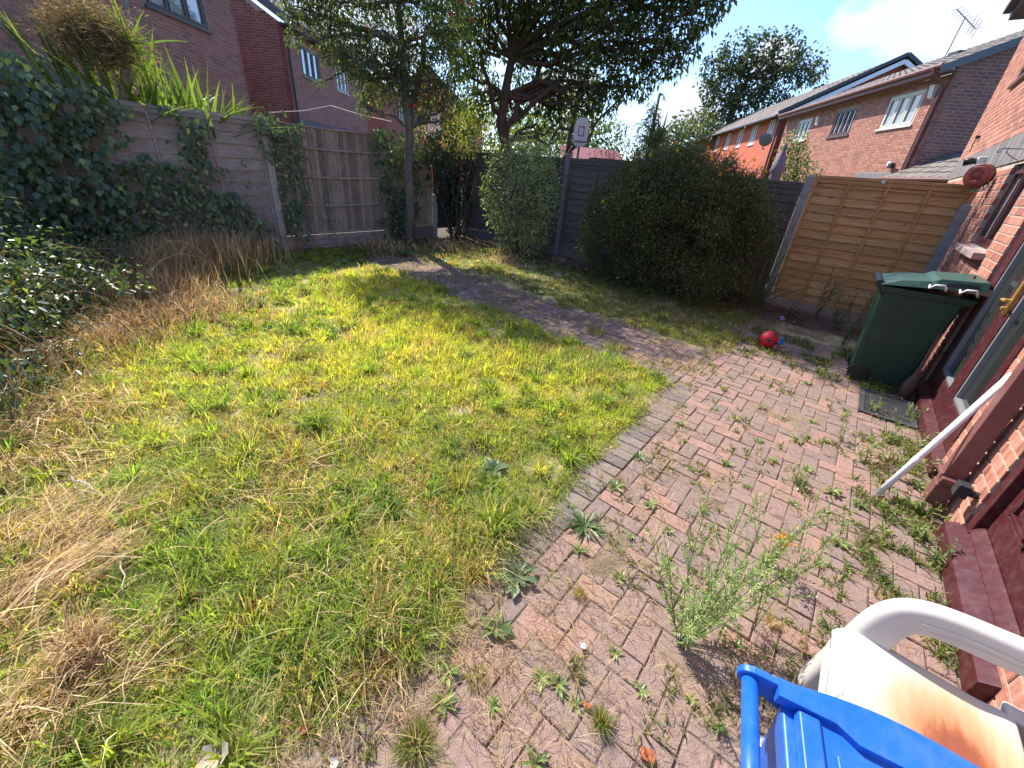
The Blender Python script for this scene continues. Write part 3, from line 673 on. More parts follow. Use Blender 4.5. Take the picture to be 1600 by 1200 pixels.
# lean-to with its own little roof
tiled_roof(r1, (-3.2, .55, 2.22), 0, 3.25, 1.6, .75, (.20, .165, .14))
b = MB(); b.tube([(-3.2, .6, 2.2), (.05, .6, 2.2)], .045, 8); b.box((-3.2, .5, 2.02), (.02, .53, 2.2)); b.build('gutter', M['brownpl'], r1)
brick_wall(r1, (0, .5, 0), 0, -3.2, -.02, 0, 2.0, [], SHADE_SALMON, M['brick'], cap=0, name='lean_to_wall')
o = empty('floodlight', R1P + np.array([math.cos(R1A), math.sin(R1A), 0]) * .75 + np.array([-.05, 0, 2.55]), R1A, 'small white and black floodlight on the neighbour brick wall', 'light')
b = MB(); b.cur = (.8, .8, .78); b.box((-.02, 0, 0), (.12, .08, .12)); b.build('mount', M['plastic'], o, bevel=.01)
b = MB(); b.cur = (.03, .03, .03); b.box((-.2, .03, -.06), (-.04, .14, .07)); b.build('lamp_head', M['plastic'], o, bevel=.015)
aer = empty('tv_aerial', at(1473, 92, 16.2), 0, 'metal tv aerial standing on the neighbour roof', 'aerial')
b = MB(); b.cur = (.35, .35, .36); b.tube([(0, 0, -.6), (.1, 0, 1.0)], .018, 6); b.build('mast', M['metal'], aer)
b = MB(); b.cur = (.3, .3, .32); b.tube([(-.25, 0, 1.15), (.55, 0, .75)], .014, 5)
for k in range(9):
    t = k / 8; p = (-.25 + .8 * t, 0, 1.15 - .4 * t); b.tube([(p[0], -.22, p[2] - .0), (p[0], .22, p[2])], .008, 4)
    if k > 5: b.tube([(p[0], 0, p[2] - .22), (p[0] + .08, 0, p[2] + .22)], .008, 4)
b.build('antenna', M['metal'], aer)
b = MB(); b.cur = (.04, .05, .06); bb = at(1508, 75, 17.2); b.box((-.3, -.2, -.45), (.3, .2, -.10)); o = b.build('roof_vent', M['metal'], None, bevel=.02); o.location = tuple(bb); tag(o, 'dark low vent box on the neighbour roof ridge', 'roof vent')

# ---- red terrace behind, right
R2P = np.array([12.35, 24.6, 0.0])
r2 = empty('terraced_house', R2P, R1A, 'bright red brick terrace with white windows far behind the dark bush', 'house')
RED = (.52, .13, .07)
b = MB(); b.cur = RED
hw = [(.95, 1.75), (3.45, 4.35), (5.95, 6.85), (8.6, 9.4), (11.4, 12.2)]
xs = [0.0] + [q for h_ in hw for q in h_] + [24.0]
b.box((0, -.2, 0), (24, 0, 3.95))
for i in range(0, len(xs), 2): b.box((xs[i], -.2, 3.95), (xs[i + 1], 0, 5.05))
b.build('wall', M['farbrick'], r2)
def course_lines(root, x0, x1, z0, z1, y, c, rz=0, step=.3):
    pass
for a, c in hw: window(r2, (a, 0, 3.95), 0, c - a, 1.0, 2, (.8, .8, .8), fw=.06)
run2, rise2 = 4.2, 2.3
b = MB(); b.cur = (.34, .09, .055)  # terrace red darkened to paint in the gable's shadow side
b.add([(0, 0, 0), (0, -2 * run2, 0), (0, -2 * run2, 5.0), (0, -run2, 5.0 + rise2), (0, 0, 5.0), (.2, 0, 0), (.2, -2 * run2, 0), (.2, -2 * run2, 5.0), (.2, -run2, 5.0 + rise2), (.2, 0, 5.0)], [(4, 3, 2, 1, 0), (5, 6, 7, 8, 9), (0, 5, 9, 4), (4, 9, 8, 3), (3, 8, 7, 2)])
b.build('gable_wall', M['farbrick'], r2)
tiled_roof(r2, (-.25, .4, 4.98), 0, 24.5, run2 + .4, rise2 + .25, (.25, .20, .17), tl=.5, rl=.45)
tiled_roof(r2, (24.25, -2 * run2 - .4, 4.98), math.pi, 24.5, run2 + .4, rise2 + .25, (.25, .20, .17), tl=.5, rl=.45)
b = MB(); b.cur = (.8, .82, .85)
b.bar((-.28, .3, 4.85), (-.28, -run2, 4.85 + rise2 + .12), .04, .17); b.bar((-.281, -run2, 4.85 + rise2 + .12), (-.281, -2 * run2 - .3, 4.85), .04, .17)
b.build('bargeboard', M['plastic'], r2)
b = MB(); b.cur = (.05, .06, .07)
b.bar((-.30, .42, 5.05), (-.30, -run2, 5.05 + rise2 + .19), .05, .14); b.bar((-.301, -run2, 5.05 + rise2 + .19), (-.301, -2 * run2 - .4, 5.05), .05, .14)
b.tube([(-.2, .44, 4.95), (24, .44, 4.95)], .06, 6); b.tube([(.12, .1, 4.8), (.12, .08, 0)], .05, 6); b.build('gutter', M['plastic'], r2)
# satellite dish
dsh = empty('satellite_dish', at(1196, 219, 24.4) , 0, 'grey satellite dish on the corner of the red terrace', 'satellite dish')
b = MB(); b.cur = (.16, .17, .18); b.lathe([(0.0, .04), (.1, .03), (.2, .0), (.3, -.05)], 18, (0, 0, 0), 'y'); ob = b.build('dish', M['metal'], dsh, smooth=True); ob.rotation_euler = (math.radians(-20), 0, math.radians(150))
b = MB(); b.cur = (.2, .2, .2); b.tube([(0, 0, -.3), (.1, .3, -.35), (.35, .55, -.35)], .03, 6); b.tube([(0, 0, -.2), (-.25, -.45, -.1)], .015, 5); b.build('arm', M['metal'], dsh)

# ---- houses on the left
LB = [(.37, .165, .135), (.33, .15, .125), (.40, .19, .155), (.29, .135, .115), (.36, .18, .155)]
ha = empty('near_left_house', (-8.0, 13.45, 0), -math.pi / 2, 'purplish brick house behind the spiky plant with a brown upper window', 'house')
brick_wall(ha, (0, 0, 0), 0, 0, 13, 0, 5.4, [(1.15, 2.95, 4.02, 5.1)], LB, M['brick'], cap=300)
brick_wall(ha, (0, 0, 0), math.pi / 2, -8, -.0, 0, 5.4, [], LB, M['brick'], cap=0, name='end_wall')
window(ha, (1.15, 0, 4.02), 0, 1.8, 1.08, 3, (.07, .055, .055), label='dark framed upper window')
tiled_roof(ha, (-.3, .4, 5.5), 0, 13.6, 4.4, 2.4, (.16, .13, .12))
b = MB(); b.cur = (.05, .04, .04); b.box((-.3, 0, 5.4), (13.3, .36, 5.5)); b.build('soffit', M['plastic'], ha)
b = MB(); b.cur = (.10, .115, .14); b.box((5.0, .02, 2.28), (9.2, .6, 2.42)); b.build('lean_to_roof', M['plastic'], ha)
b = MB(); b.cur = (.10, .115, .14); b.box((-.1, .02, 2.15), (2.2, .35, 2.3)); b.build('porch_roof', M['plastic'], ha)
b = MB(); b.cur = (.12, .12, .15); b.tube([(4.55, .06, 0), (4.55, .06, 5.4)], .04, 8); b.build('downpipe', M['plastic'], ha)
hb = empty('middle_left_house', (-8.4, 24.0, 0), -math.pi / 2, 'second brick house on the left with two white lit windows and a brick gable', 'house')
holes = [(2.15, 3.45, 4.0, 4.85), (4.9, 6.35, 4.0, 4.9)]
brick_wall(hb, (0, 0, 0), 0, 0, 7.35, 0, 5.25, holes, LB, M['brick'], cap=150)
window(hb, (4.9, 0, 4.0), 0, 1.45, .9, 3, (.07, .06, .06), label='brown framed three light window')
window(hb, (2.15, 0, 4.0), 0, 1.3, .85, 3, (.35, .35, .33), transoms=(.5,), label='pale barred far window')
SHADE_LB = [(.26, .095, .075), (.23, .085, .07), (.29, .11, .085), (.20, .075, .06)]  # facade brick darkened, so the gable's shadow side is painted in
gt = lambda x: 5.2 + (x / 4.4) * 2.6 if x < 4.4 else 5.2 + max(0, (8.8 - x) / 4.4) * 2.6
brick_wall(hb, (7.35, 0, 0), -math.pi / 2, 0, 8.8, 0, 5.2, [], SHADE_LB, M['brick'], cap=150, top=gt, label='brick gable end')
tiled_roof(hb, (-.2, .42, 5.3), 0, 7.85, 4.4 + .42, 2.6 + .25, (.15, .12, .11))
b = MB(); b.cur = (.06, .07, .085); b.bar((7.66, .45, 5.2), (7.66, -4.4, 5.2 + 2.85), .04, .22); b.bar((7.661, -4.4, 8.05), (7.661, -9.1, 5.25), .04, .22); b.build('bargeboard', M['plastic'], hb)
b = MB(); b.cur = (.05, .045, .05); b.box((-.1, .02, 5.12), (7.6, .36, 5.18)); b.tube([(-.1, .45, 5.28), (7.6, .45, 5.28)], .055, 6); b.tube([(7.2, .06, 5.1), (7.2, .06, 0)], .035, 6); b.build('gutter', M['plastic'], hb)
wall_box_vent(hb, (6.85, 0, 4.75), 0, .8); wall_box_vent(hb, (.25, 0, 4.5), 0, .8)
b = MB(); b.cur = (.13, .145, .17); b.hexa([(.0, .02, 2.3), (7.3, .02, 2.3), (7.3, 1.0, 2.1), (0, 1.0, 2.1), (.0, .02, 2.62), (7.3, .02, 2.62), (7.3, 1.0, 2.18), (0, 1.0, 2.18)]); b.build('lean_to_roof', M['plastic'], hb)
hc = empty('far_left_house', (-7.9, 34.5, 0), -math.pi / 2, 'third brick house on the left half hidden by the berry tree', 'house')
b = MB(); b.cur = (.34, .12, .09); b.box((0, -8, 0), (9, 0, 5.0)); b.add([(9, 0, 5.0), (9, -4, 7.4), (9, -8, 5.0), (8.8, 0, 5.0), (8.8, -4, 7.4), (8.8, -8, 5.0)], [(0, 2, 1), (3, 4, 5), (0, 1, 4, 3), (1, 2, 5, 4)]); b.build('wall', M['farbrick'], hc)
tiled_roof(hc, (-.2, .4, 5.0), 0, 9.4, 4.4, 2.6, (.14, .12, .11), tl=.5, rl=.45)
for xx in (5.8, 3.2, 1.0): window(hc, (xx, .065, 3.6), 0, 1.0, .95, 2, (.08, .07, .07), sill=False)
hd = empty('red_gable_house', (-8.9, 40, 0), math.pi, 'orange red gabled house seen through the trees with a white window', 'house')
b = MB(); b.cur = (.58, .17, .09); b.add([(-3.6, 0, 0), (3.6, 0, 0), (3.6, 0, 5.4), (0, 0, 8.1), (-3.6, 0, 5.4), (-3.6, -9, 0), (3.6, -9, 0), (3.6, -9, 5.4), (0, -9, 8.1), (-3.6, -9, 5.4)], [(4, 3, 2, 1, 0), (5, 6, 7, 8, 9), (0, 5, 9, 4), (1, 2, 7, 6)]); b.build('wall', M['farbrick'], hd)
b = MB(); b.cur = (.13, .11, .10); b.hexa([(-4, .3, 5.05), (0, .3, 8.1), (0, -9.2, 8.1), (-4, -9.2, 5.05), (-4, .3, 5.25), (0, .3, 8.35), (0, -9.2, 8.35), (-4, -9.2, 5.25)]); b.hexa([(0, .3, 8.1), (4, .3, 5.05), (4, -9.2, 5.05), (0, -9.2, 8.1), (0, .3, 8.35), (4, .3, 5.25), (4, -9.2, 5.25), (0, -9.2, 8.35)]); b.build('roof', M['tile'], hd)
b = MB(); b.cur = (.75, .75, .76); b.bar((-4, .33, 5.1), (0, .33, 8.15), .04, .25, up=(0, 1, 0)); b.bar((0, .331, 8.15), (4, .331, 5.1), .04, .25, up=(0, 1, 0)); b.build('bargeboard', M['plastic'], hd)
window(hd, (-1.0, .07, 3.4), 0, 1.0, 1.9, 1, (.8, .8, .8), fw=.12, sill=False)

# ------------------------------------------------------------------ fences
def fence_root(name, loc, label):
    return empty(name, loc, 0, label, 'fence')
back_fence = fence_root('back_fence', UV(8.05, 4.5), 'dark weathered fence along the back of the garden behind the shrubs')
left_fence = fence_root('left_fence', UV(3.3, 8.15), 'tall grey brown fence with concrete posts and ivy on the left side')
new_fence = fence_root('pine_fence', UV(8.05, 0), 'new orange pine fence bay between the dark bush and the house wall')
CURF = [new_fence]
def attach(o):
    r = CURF[0]; o.parent = r; o.location = Vector(o.location) - Vector(r.location)
    return o
def concrete_post(u, v, h, label, c=(.42, .38, .34), s=.1, group=None, lean=0):
    b = MB(); b.cur = c; s2 = s / 2; cz = .035
    b.hexa([(-s2, -s2, -.03), (s2, -s2, -.03), (s2, s2, -.03), (-s2, s2, -.03), (-s2, -s2, h - cz), (s2, -s2, h - cz), (s2, s2, h - cz), (-s2, s2, h - cz)])
    b.hexa([(-s2, -s2, h - cz), (s2, -s2, h - cz), (s2, s2, h - cz), (-s2, s2, h - cz), (-s2 + .02, -s2 + .02, h), (s2 - .02, -s2 + .02, h), (s2 - .02, s2 - .02, h), (-s2 + .02, s2 - .02, h)])
    o = b.build('fence_post', M['concrete'], None, bevel=.006); o.location = tuple(UV(u, v)); o.rotation_euler = (lean, 0, A0); attach(o); o['label'] = label; return o
def lap_board(w, h, c, wavy=.012, tilt=.012, mat=None, parent=None, z=0.0, y=0.0, flip=1):
    n = 14; X = np.linspace(0, w, n); sd_ = random.uniform(0, 50)
    bot = np.array([(vn(x * 3.2, sd_, 2) - .5) * 2 * wavy for x in X]); V = []; 
    for i, x in enumerate(X):
        V += [(x, y + flip * (.006 + tilt), z + bot[i]), (x, y + flip * (-.002 + tilt), z + bot[i]), (x, y + flip * .004, z + h), (x, y - flip * .004, z + h)]
    F_ = []
    for i in range(n - 1):
        a = i * 4; q = a + 4
        F_ += [(a, q, q + 2, a + 2), (a + 1, a + 3, q + 3, q + 1), (a, a + 1, q + 1, q), (a + 2, q + 2, q + 3, a + 3)]
    if flip < 0: F_ = [tuple(reversed(f)) for f in F_]
    b = MB(); b.add(V, F_, c); return b.build('slat', mat, parent)
# new orange panel: local x along -v from the bush side to the house wall
def lap_panel(loc, rz, w, h, z0, nb, nbat, cols, mat, label, name='fence_panel', batc=None, cap=True, wavy=.014, frame=.045, tilt=.017):
    root = empty(name, loc, rz, label); attach(root)
    bh = (h - .04) / nb
    for i in range(nb):
        c = tuple(np.array(cols[random.randrange(len(cols))]) * random.uniform(.9, 1.1))
        lap_board(w - .06, bh * 1.22, c, wavy, tilt, mat, root, z0 + .02 + i * bh).location = (.03, .0, 0)
    bc = batc or cols[0]
    xs_ = [.0, w - frame] + [w * (k + 1) / (nbat + 1) - .018 for k in range(nbat)]
    for k, x in enumerate(xs_):
        b = MB(); ww = frame if k < 2 else .036; b.box((x, .021, z0 + .003), (x + ww, .046, z0 + h - .035), tuple(np.array(bc) * random.uniform(.92, 1.08))); b.build('batten', mat, root, bevel=.003)
    b = MB(); b.box((0.046, .0215, z0), (w - .046, .044, z0 + .04), bc); b.build('bottom_rail', mat, root, bevel=.003)
    if cap:
        b = MB(); b.box((-.005, -.03, z0 + h - .034), (w + .005, .05, z0 + h), tuple(np.array(bc) * 1.02)); b.build('capping_rail', mat, root, bevel=.003)
        b = MB(); b.box((0.046, .022, z0 + h - .09), (w - .046, .043, z0 + h - .036), tuple(np.array(bc) * .97)); b.build('top_rail', mat, root, bevel=.003)
    return root
PN = [(1, 1, 1), (.86, .82, .76), (1.1, 1.08, 1.04), (.95, .85, .74)]
# facing the camera: outward normal is -EU ; x axis = along -v ... rotation such that y axis = -EU
RZB = A0 + math.pi / 2      # x axis = EV, y axis = -EU
op = lap_panel(UV(8.05, -.93), RZB, 1.74, 1.80, .13, 15, 3, PN, M['pine'], 'new orange pine fence panel between the bush and the house wall', batc=(.86, .82, .78), wavy=.012, tilt=.026)
# little white nail-on badge on the cap
b = MB(); b.cur = (.6, .62, .65); b.tube([(.95, .05, 1.90), (.95, .056, 1.90)], .022, 10); b.build('label_tag', M['metal'], op)
concrete_post(8.03, .87, 1.93, 'dark grey concrete post left of the new pine panel', (.30, .29, .29))
concrete_post(7.97, -.955 + .06, 1.72, 'grey concrete post between the new pine panel and the brick wall', (.27, .27, .28))
GW = [(.20, .17, .16), (.17, .15, .145), (.22, .19, .17), (.15, .14, .14)]
DW = [(.125, .10, .085), (.11, .09, .078), (.145, .118, .10), (.09, .074, .065)]
CURF[0] = back_fence
posts_b = [8.1, 6.66, 5.14, 3.05, .87]
labs = ['weathered post in the far corner of the garden', 'post behind the pale variegated shrub', 'square dark post between the pale shrub and the big dark bush', 'post hidden behind the big dark bush']
plabs = ['dark weathered fence panel in the far corner beside the berry tree', 'dark weathered fence panel behind the pale shrub', 'dark weathered fence panel left of the big bush', 'dark weathered fence panel behind the big bush']
for k in range(4):
    v1, v0 = posts_b[k], posts_b[k + 1]
    lap_panel(UV(8.05, v0 + .06), RZB, v1 - v0 - .12, 1.72 if k < 3 else 1.6, .22, 12, 2, DW, M['wood_old'], plabs[k], wavy=.02, tilt=.026)
    concrete_post(8.04, v1, 2.03 if k else 2.1, labs[k], (.20, .185, .18) if k else (.30, .27, .25))
    b = MB(); b.cur = (.15, .13, .12); b.box((.05, -.02, -.02), (v1 - v0 - .05, .02, .215)); o = b.build('gravel_board', M['concrete'], None, bevel=.004); o.location = tuple(UV(8.05, v0)); o.rotation_euler = (0, 0, RZB); attach(o); o['label'] = 'concrete board under the ' + plabs[k]
# left fence, facing -EV : y axis = -EV -> x axis = -EU ; rotation A0+pi
RZL = A0 + math.pi
CURF[0] = left_fence
ups = [5.68, 3.42, 1.15, -1.1]
GPL = ['grey weathered lap panel under the spiky plant, right of the ivy', 'grey weathered lap panel behind the thick ivy at far left']
for k, (ua, ub) in enumerate(((3.36, 1.21), (1.09, -1.05))):
    lap_panel(UV(ua, 8.15), RZL, ua - ub, 1.86, .2, 10, 2, [(.37, .285, .25), (.32, .25, .22), (.42, .33, .285), (.27, .21, .19)], M['wood_old'], GPL[k], wavy=.02, tilt=.03)
    b = MB(); b.cur = (.30, .25, .22); b.box((.0, -.02, -.02), (ua - ub, .02, .195)); o = b.build('gravel_board', M['concrete'], None, bevel=.004); o.location = tuple(UV(ua, 8.15)); o.rotation_euler = (0, 0, RZL); attach(o); o['label'] = 'concrete board under the ' + GPL[k]
concrete_post(3.42, 8.12, 2.12, 'pale concrete post with ivy left of the upright board panel', (.42, .36, .32), .11)
concrete_post(5.68, 8.12, 2.14, 'pale concrete post right of the upright board panel', (.38, .32, .28), .11)
concrete_post(1.15, 8.12, 2.12, 'pale concrete post half covered by ivy at left', (.42, .36, .32), .11)
concrete_post(-1.1, 8.12, 2.12, 'pale concrete post beyond the ivy at the left edge', (.40, .34, .30), .11)
# closeboard panels (upright featheredge boards, sagging rails)
def board_panel(u0, u1, h, z0, label, bc, batc):
    w = u1 - u0; root = empty('board_panel', UV(u1, 8.15), RZL, label); attach(root)
    n = int(w / .085); 
    for i in range(n):
        x = i * w / n; bw = w / n * 1.12; c = tuple(np.array(bc[random.randrange(len(bc))]) * random.uniform(.84, 1.16)); y = random.uniform(0, .010); s = random.uniform(-.003, .003)
        b = MB(); b.hexa([(x, -.03 + y, z0), (x + bw, -.018 + y, z0), (x + bw, .010 + y, z0), (x, -.010 + y, z0), (x + s, -.03 + y, z0 + h), (x + bw + s, -.018 + y, z0 + h), (x + bw + s, .010 + y, z0 + h), (x + s, -.010 + y, z0 + h)], c); b.build('board', M['wood_old_v'], root)
    for zf, sag in ((.82, .02), (.57, .03), (.31, .045), (.02, .0)):
        b = MB(); pts = [(w * t, .03, z0 + h * zf - sag * math.sin(math.pi * t)) for t in np.linspace(0, 1, 9)]
        for p, q in zip(pts[:-1], pts[1:]): b.bar(p, q, .03, .035, c=batc)
        b.build('rail', M['wood_old'], root)
    b = MB(); pts = [(w * t, .0, z0 + h + .012 - .025 * math.sin(math.pi * t)) for t in np.linspace(0, 1, 9)]
    for p, q in zip(pts[:-1], pts[1:]): b.bar(p, q, .07, .025, c=batc)
    b.build('capping_rail', M['wood_old'], root); return root
BCs = [(.36, .275, .215), (.30, .23, .185), (.40, .31, .245), (.27, .205, .165)]
board_panel(3.48, 5.62, 1.80, .26, 'grey brown upright board fence panel with sagging rails, between pale posts', BCs, (.38, .31, .27))
board_panel(5.74, 7.0, 1.55, .3, 'short paler upright board panel behind the berry tree trunk', [(.46, .37, .26), (.42, .33, .24)], (.42, .33, .25))
b = MB()
for i in range(3):
    b.box((.0, -.03 + .01 * (i % 2), -.03 + i * .095), (2.14, .03 + .008 * random.random(), .06 + i * .095), tuple(np.array((.36, .27, .24)) * random.uniform(.85, 1.15)))
o = b.build('gravel_board', M['wood_old'], None, bevel=.004); o.location = tuple(UV(5.62, 8.15)); o.rotation_euler = (0, 0, RZL); attach(o); o['label'] = 'rotting stacked timber boards under the upright board panel'
b = MB(); b.cur = (.2, .18, .17); b.box((0, -.02, -.02), (1.26, .02, .295)); o = b.build('gravel_board', M['concrete'], None); o.location = tuple(UV(7.0, 8.15)); o.rotation_euler = (0, 0, RZL); attach(o); o['label'] = 'dark board under the short paler upright board panel'
concrete_post(7.05, 8.12, 1.0, 'short pale stub post in the ivy near the far corner', (.45, .42, .40), .09)
lap_panel(UV(7.95, 8.2), RZL, .9, 1.7, .22, 11, 0, DW, M['wood_old'], 'dark narrow panel under ivy closing the far corner', wavy=.02)

# ------------------------------------------------------------------ wheelie bin
BN = UV(5.50, -.61); bn = empty('wheelie_bin', BN, A0 + .03, 'dark green wheelie bin with its lid propped open on cardboard by the brick wall', 'wheelie bin'); bn.scale = (.95, .93, .96)
def frus(b, x0, x1, y0, y1, z0, X0_, X1_, Y0_, Y1_, z1, c=None):
    b.hexa([(x0, y0, z0), (x1, y0, z0), (x1, y1, z0), (x0, y1, z0), (X0_, Y0_, z1), (X1_, Y0_, z1), (X1_, Y1_, z1), (X0_, Y1_, z1)], c)
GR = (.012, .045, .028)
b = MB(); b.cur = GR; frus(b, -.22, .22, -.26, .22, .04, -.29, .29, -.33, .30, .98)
# pressed panels on the side towards the camera
bo = b.build('body', M['plastic'], bn, bevel=.035, seg=3)
for (ya, yb) in ((-.19, -.175), (.05, .065)):
    q = MB(); q.cur = (.016, .055, .034)
    q.hexa([(-.232 - .0, ya, .12), (-.222, ya, .12), (-.222, yb, .12), (-.232, yb, .12), (-.294, ya * 1.25, .93), (-.283, ya * 1.25, .93), (-.283, yb * 1.25 + .004, .93), (-.294, yb * 1.25 + .004, .93)]); q.build('rib', M['plastic'], bn)
b = MB(); b.cur = GR; frus(b, -.305, .305, -.35, .31, .955, -.325, .325, -.40, .33, 1.02); b.build('rim', M['plastic'], bn, bevel=.012)
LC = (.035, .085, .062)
b = MB(); b.cur = LC
sec = [(.33, 0.0, .02), (.18, .012, .05), (-.02, .03, .06), (-.07, .05, .085), (-.40, .06, .08)]   # y, z base, thickness
tilt = .10
for i in range(len(sec) - 1):
    (ya, za, ta), (yb, zb, tb) = sec[i], sec[i + 1]; f = lambda y: 1.03 + (.33 - y) * tilt
    wa = .325 - .0 * i; 
    b.hexa([(-wa, yb, f(yb)), (wa, yb, f(yb)), (wa, ya, f(ya)), (-wa, ya, f(ya)), (-wa + .035, yb, f(yb) + tb), (wa - .035, yb, f(yb) + tb), (wa - .035, ya, f(ya) + ta), (-wa + .035, ya, f(ya) + ta)])
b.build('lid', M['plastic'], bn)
b = MB(); b.cur = (.01, .012, .012); b.hexa([(-.318, -.34, 1.118), (-.30, -.34, 1.118), (-.30, -.13, 1.1), (-.318, -.13, 1.1), (-.302, -.34, 1.155), (-.29, -.34, 1.155), (-.29, -.13, 1.135), (-.302, -.13, 1.135)]); b.build('lid_recess_shadow', M['plastic'], bn)  # near-black block on the lid; a recess's shadow put into its colour
b = MB(); b.cur = (.012, .02, .018); b.tube([(-.30, .345, 1.03), (.30, .345, 1.03)], .038, 12); b.build('hinge', M['plastic'], bn, smooth=False)
b = MB(); b.cur = (.015, .015, .015)
for x in (-.21, .21):
    b = MB(); b.cur = (.015, .015, .015); b.lathe([(.0, -.025), (.09, -.025), (.1, -.015), (.1, .015), (.09, .025), (.0, .025)], 20, (x, .15, .10), 'x'); b.build('wheel', M['plastic'], bn)
cb = MB(); cb.cur = (.36, .22, .16); cb.hexa([(-.26, -.42, 1.03), (.2, -.40, 1.03), (.2, .1, 1.03), (-.26, .1, 1.03), (-.26, -.44, 1.085), (.2, -.40, 1.085), (.2, .1, 1.04), (-.26, .1, 1.04)]); o = cb.build('cardboard', M['fabric'], None); o.location = tuple(BN); o.rotation_euler = (0, 0, A0); tag(o, 'folded brown cardboard sticking out from under the bin lid', 'cardboard')
for yy, lb in ((-.02, 'small white metal handle poking out under the bin lid, nearer the hinge'), (-.22, 'white bent metal handle poking out under the bin lid, nearer the wall')):
    q = MB(); q.cur = (.75, .72, .68); q.tube([(-.30, yy, 1.05), (-.36, yy, 1.03), (-.365, yy - .03, 1.065), (-.36, yy - .09, 1.07), (-.35, yy - .11, 1.03), (-.30, yy - .11, 1.045)], .008, 6); o = q.build('metal_handle', M['metal'], None, smooth=True); o.location = tuple(BN); o.rotation_euler = (0, 0, A0); tag(o, lb, 'handle')
# log / old broom head behind the bin
b = MB(); b.cur = (.10, .05, .035); b.tube([(0, 0, .0), (0, 0, .16), (.01, .0, .3)], [.05, .055, .02], 10); o = b.build('broom', M['fabric'], None, smooth=True); o.location = tuple(UV(5.12, -.86)); tag(o, 'old dark brown broom head beside the bin against the wall', 'broom')
b = MB(); b.cur = (.14, .07, .05); b.tube([(0, 0, .28), (.25, .25, 1.15)], .014, 8); q = b.build('broom_handle', M['bark'], o)

# ------------------------------------------------------------------ doormat
dm = MB(); dm.cur = (.02, .021, .025); dm.box((4.44, -.94, .006), (5.08, -.53, .014)); o = dm.build('doormat', M['fabric'], None)
o.matrix_world = Matrix.Rotation(A0, 4, 'Z'); tag(o, 'dark grey worn doormat below the patio doors', 'doormat')
b = MB(); b.cur = (.06, .062, .066)
for (a, c_) in (((4.44, -.94), (5.08, -.90)), ((4.44, -.57), (5.08, -.53)), ((4.44, -.90), (4.48, -.57)), ((5.04, -.90), (5.08, -.57))): b.box((a[0], a[1], .012), (c_[0], c_[1], .020))
b.build('rubber_edge', M['plastic'], o)
dirtp = []
# ------------------------------------------------------------------ ball and blue toy
def ball():
    import bmesh
    bm = bmesh.new(); bmesh.ops.create_icosphere(bm, subdivisions=4, radius=.105)
    ico = bmesh.new(); bmesh.ops.create_icosphere(ico, subdivisions=1, radius=1); dirs = [v.co.normalized().copy() for v in ico.verts]; ico.free()
    R_ = Matrix.Rotation(.35, 3, 'Y') @ Matrix.Rotation(.5, 3, 'X') @ Matrix.Rotation(.4, 3, 'Z'); dirs = [R_ @ d for d in dirs]
    me = bpy.data.meshes.new('ball'); 
    for v in bm.verts:
        pass
    bm.to_mesh(me); bm.free()
    me2 = me; me2.materials.append(M['plastic']); red = (.62, .012, .04)
    blk = bpy.data.materials.new('ball_patch'); 
    c = np.tile(np.array([*red, 1.0], np.float32), (len(me.vertices), 1))
    a = me.color_attributes.new('col', 'FLOAT_COLOR', 'POINT'); a.data.foreach_set('color', c.ravel())
    me.polygons.foreach_set('use_smooth', np.ones(len(me.polygons), bool))
    ob = bpy.data.objects.new('ball', me); COL.objects.link(ob)
    bpy.data.materials.remove(blk)
    for d in dirs:
        e1 = d.orthogonal().normalized(); e2 = d.cross(e1); q = MB(); q.cur = (.02, .02, .025)
        V = [d * .1085]; 
        for k in range(5): t = 2 * math.pi * k / 5; V.append((d + (e1 * math.cos(t) + e2 * math.sin(t)) * .46).normalized() * .1072)
        q.add(V, [(0, 1 + k, 1 + (k + 1) % 5) for k in range(5)]); q.build('patch', M['plastic'], ob)
    return ob
ob = ball(); ob.location = tuple(UV(5.55, .42, .105)); tag(ob, 'red football with black pentagons on the paving', 'ball')
b = MB(); b.cur = (.04, .22, .62); b.tube([(-.05, 0, 0), (.05, .01, .0)], [.03, .022], 8); b.box((-.01, -.015, .02), (.03, .015, .07)); o = b.build('toy', M['plastic'], None, bevel=.006); o.location = tuple(UV(5.75, .30, .04) ); o.rotation_euler = (0, 0, .4); tag(o, 'small bright blue plastic toy behind the red football', 'toy')
b = MB(); b.cur = (.28, .36, .62); b.add([(-.05, -.03, .01), (.03, -.04, .03), (.06, .03, .015), (-.02, .05, .05), (0, 0, .07)], [(0, 1, 4), (1, 2, 4), (2, 3, 4), (3, 0, 4)]); o = b.build('litter', M['fabric'], None); o.location = tuple(gp(1222, 501)); tag(o, 'pale blue crumpled scrap near the new fence panel', 'litter')

# ------------------------------------------------------------------ white pole
p0 = Vector(tuple(gp(1371, 772, .02))); p1 = Vector(tuple(UV(3.33, -.89, .80))); p1 = p0 + (p1 - p0) * 1.12
b = MB(); b.cur = (.78, .79, .80); b.tube([(0, 0, 0), tuple((p1 - p0) * .35), tuple(p1 - p0)], .0175, 14); o = b.build('pole', M['plastic'], None, smooth=False); o.location = tuple(p0); tag(o, 'white plastic pole leaning from the weeds to the wall', 'pole')
for f in o.data.polygons: f.use_smooth = len(f.vertices) == 4
q = MB(); q.cur = (.86, .86, .86); d_ = (p1 - p0); q.tube([tuple(d_ * .30), tuple(d_ * .335)], .0195, 14); q.build('pole_joint', M['plastic'], o)

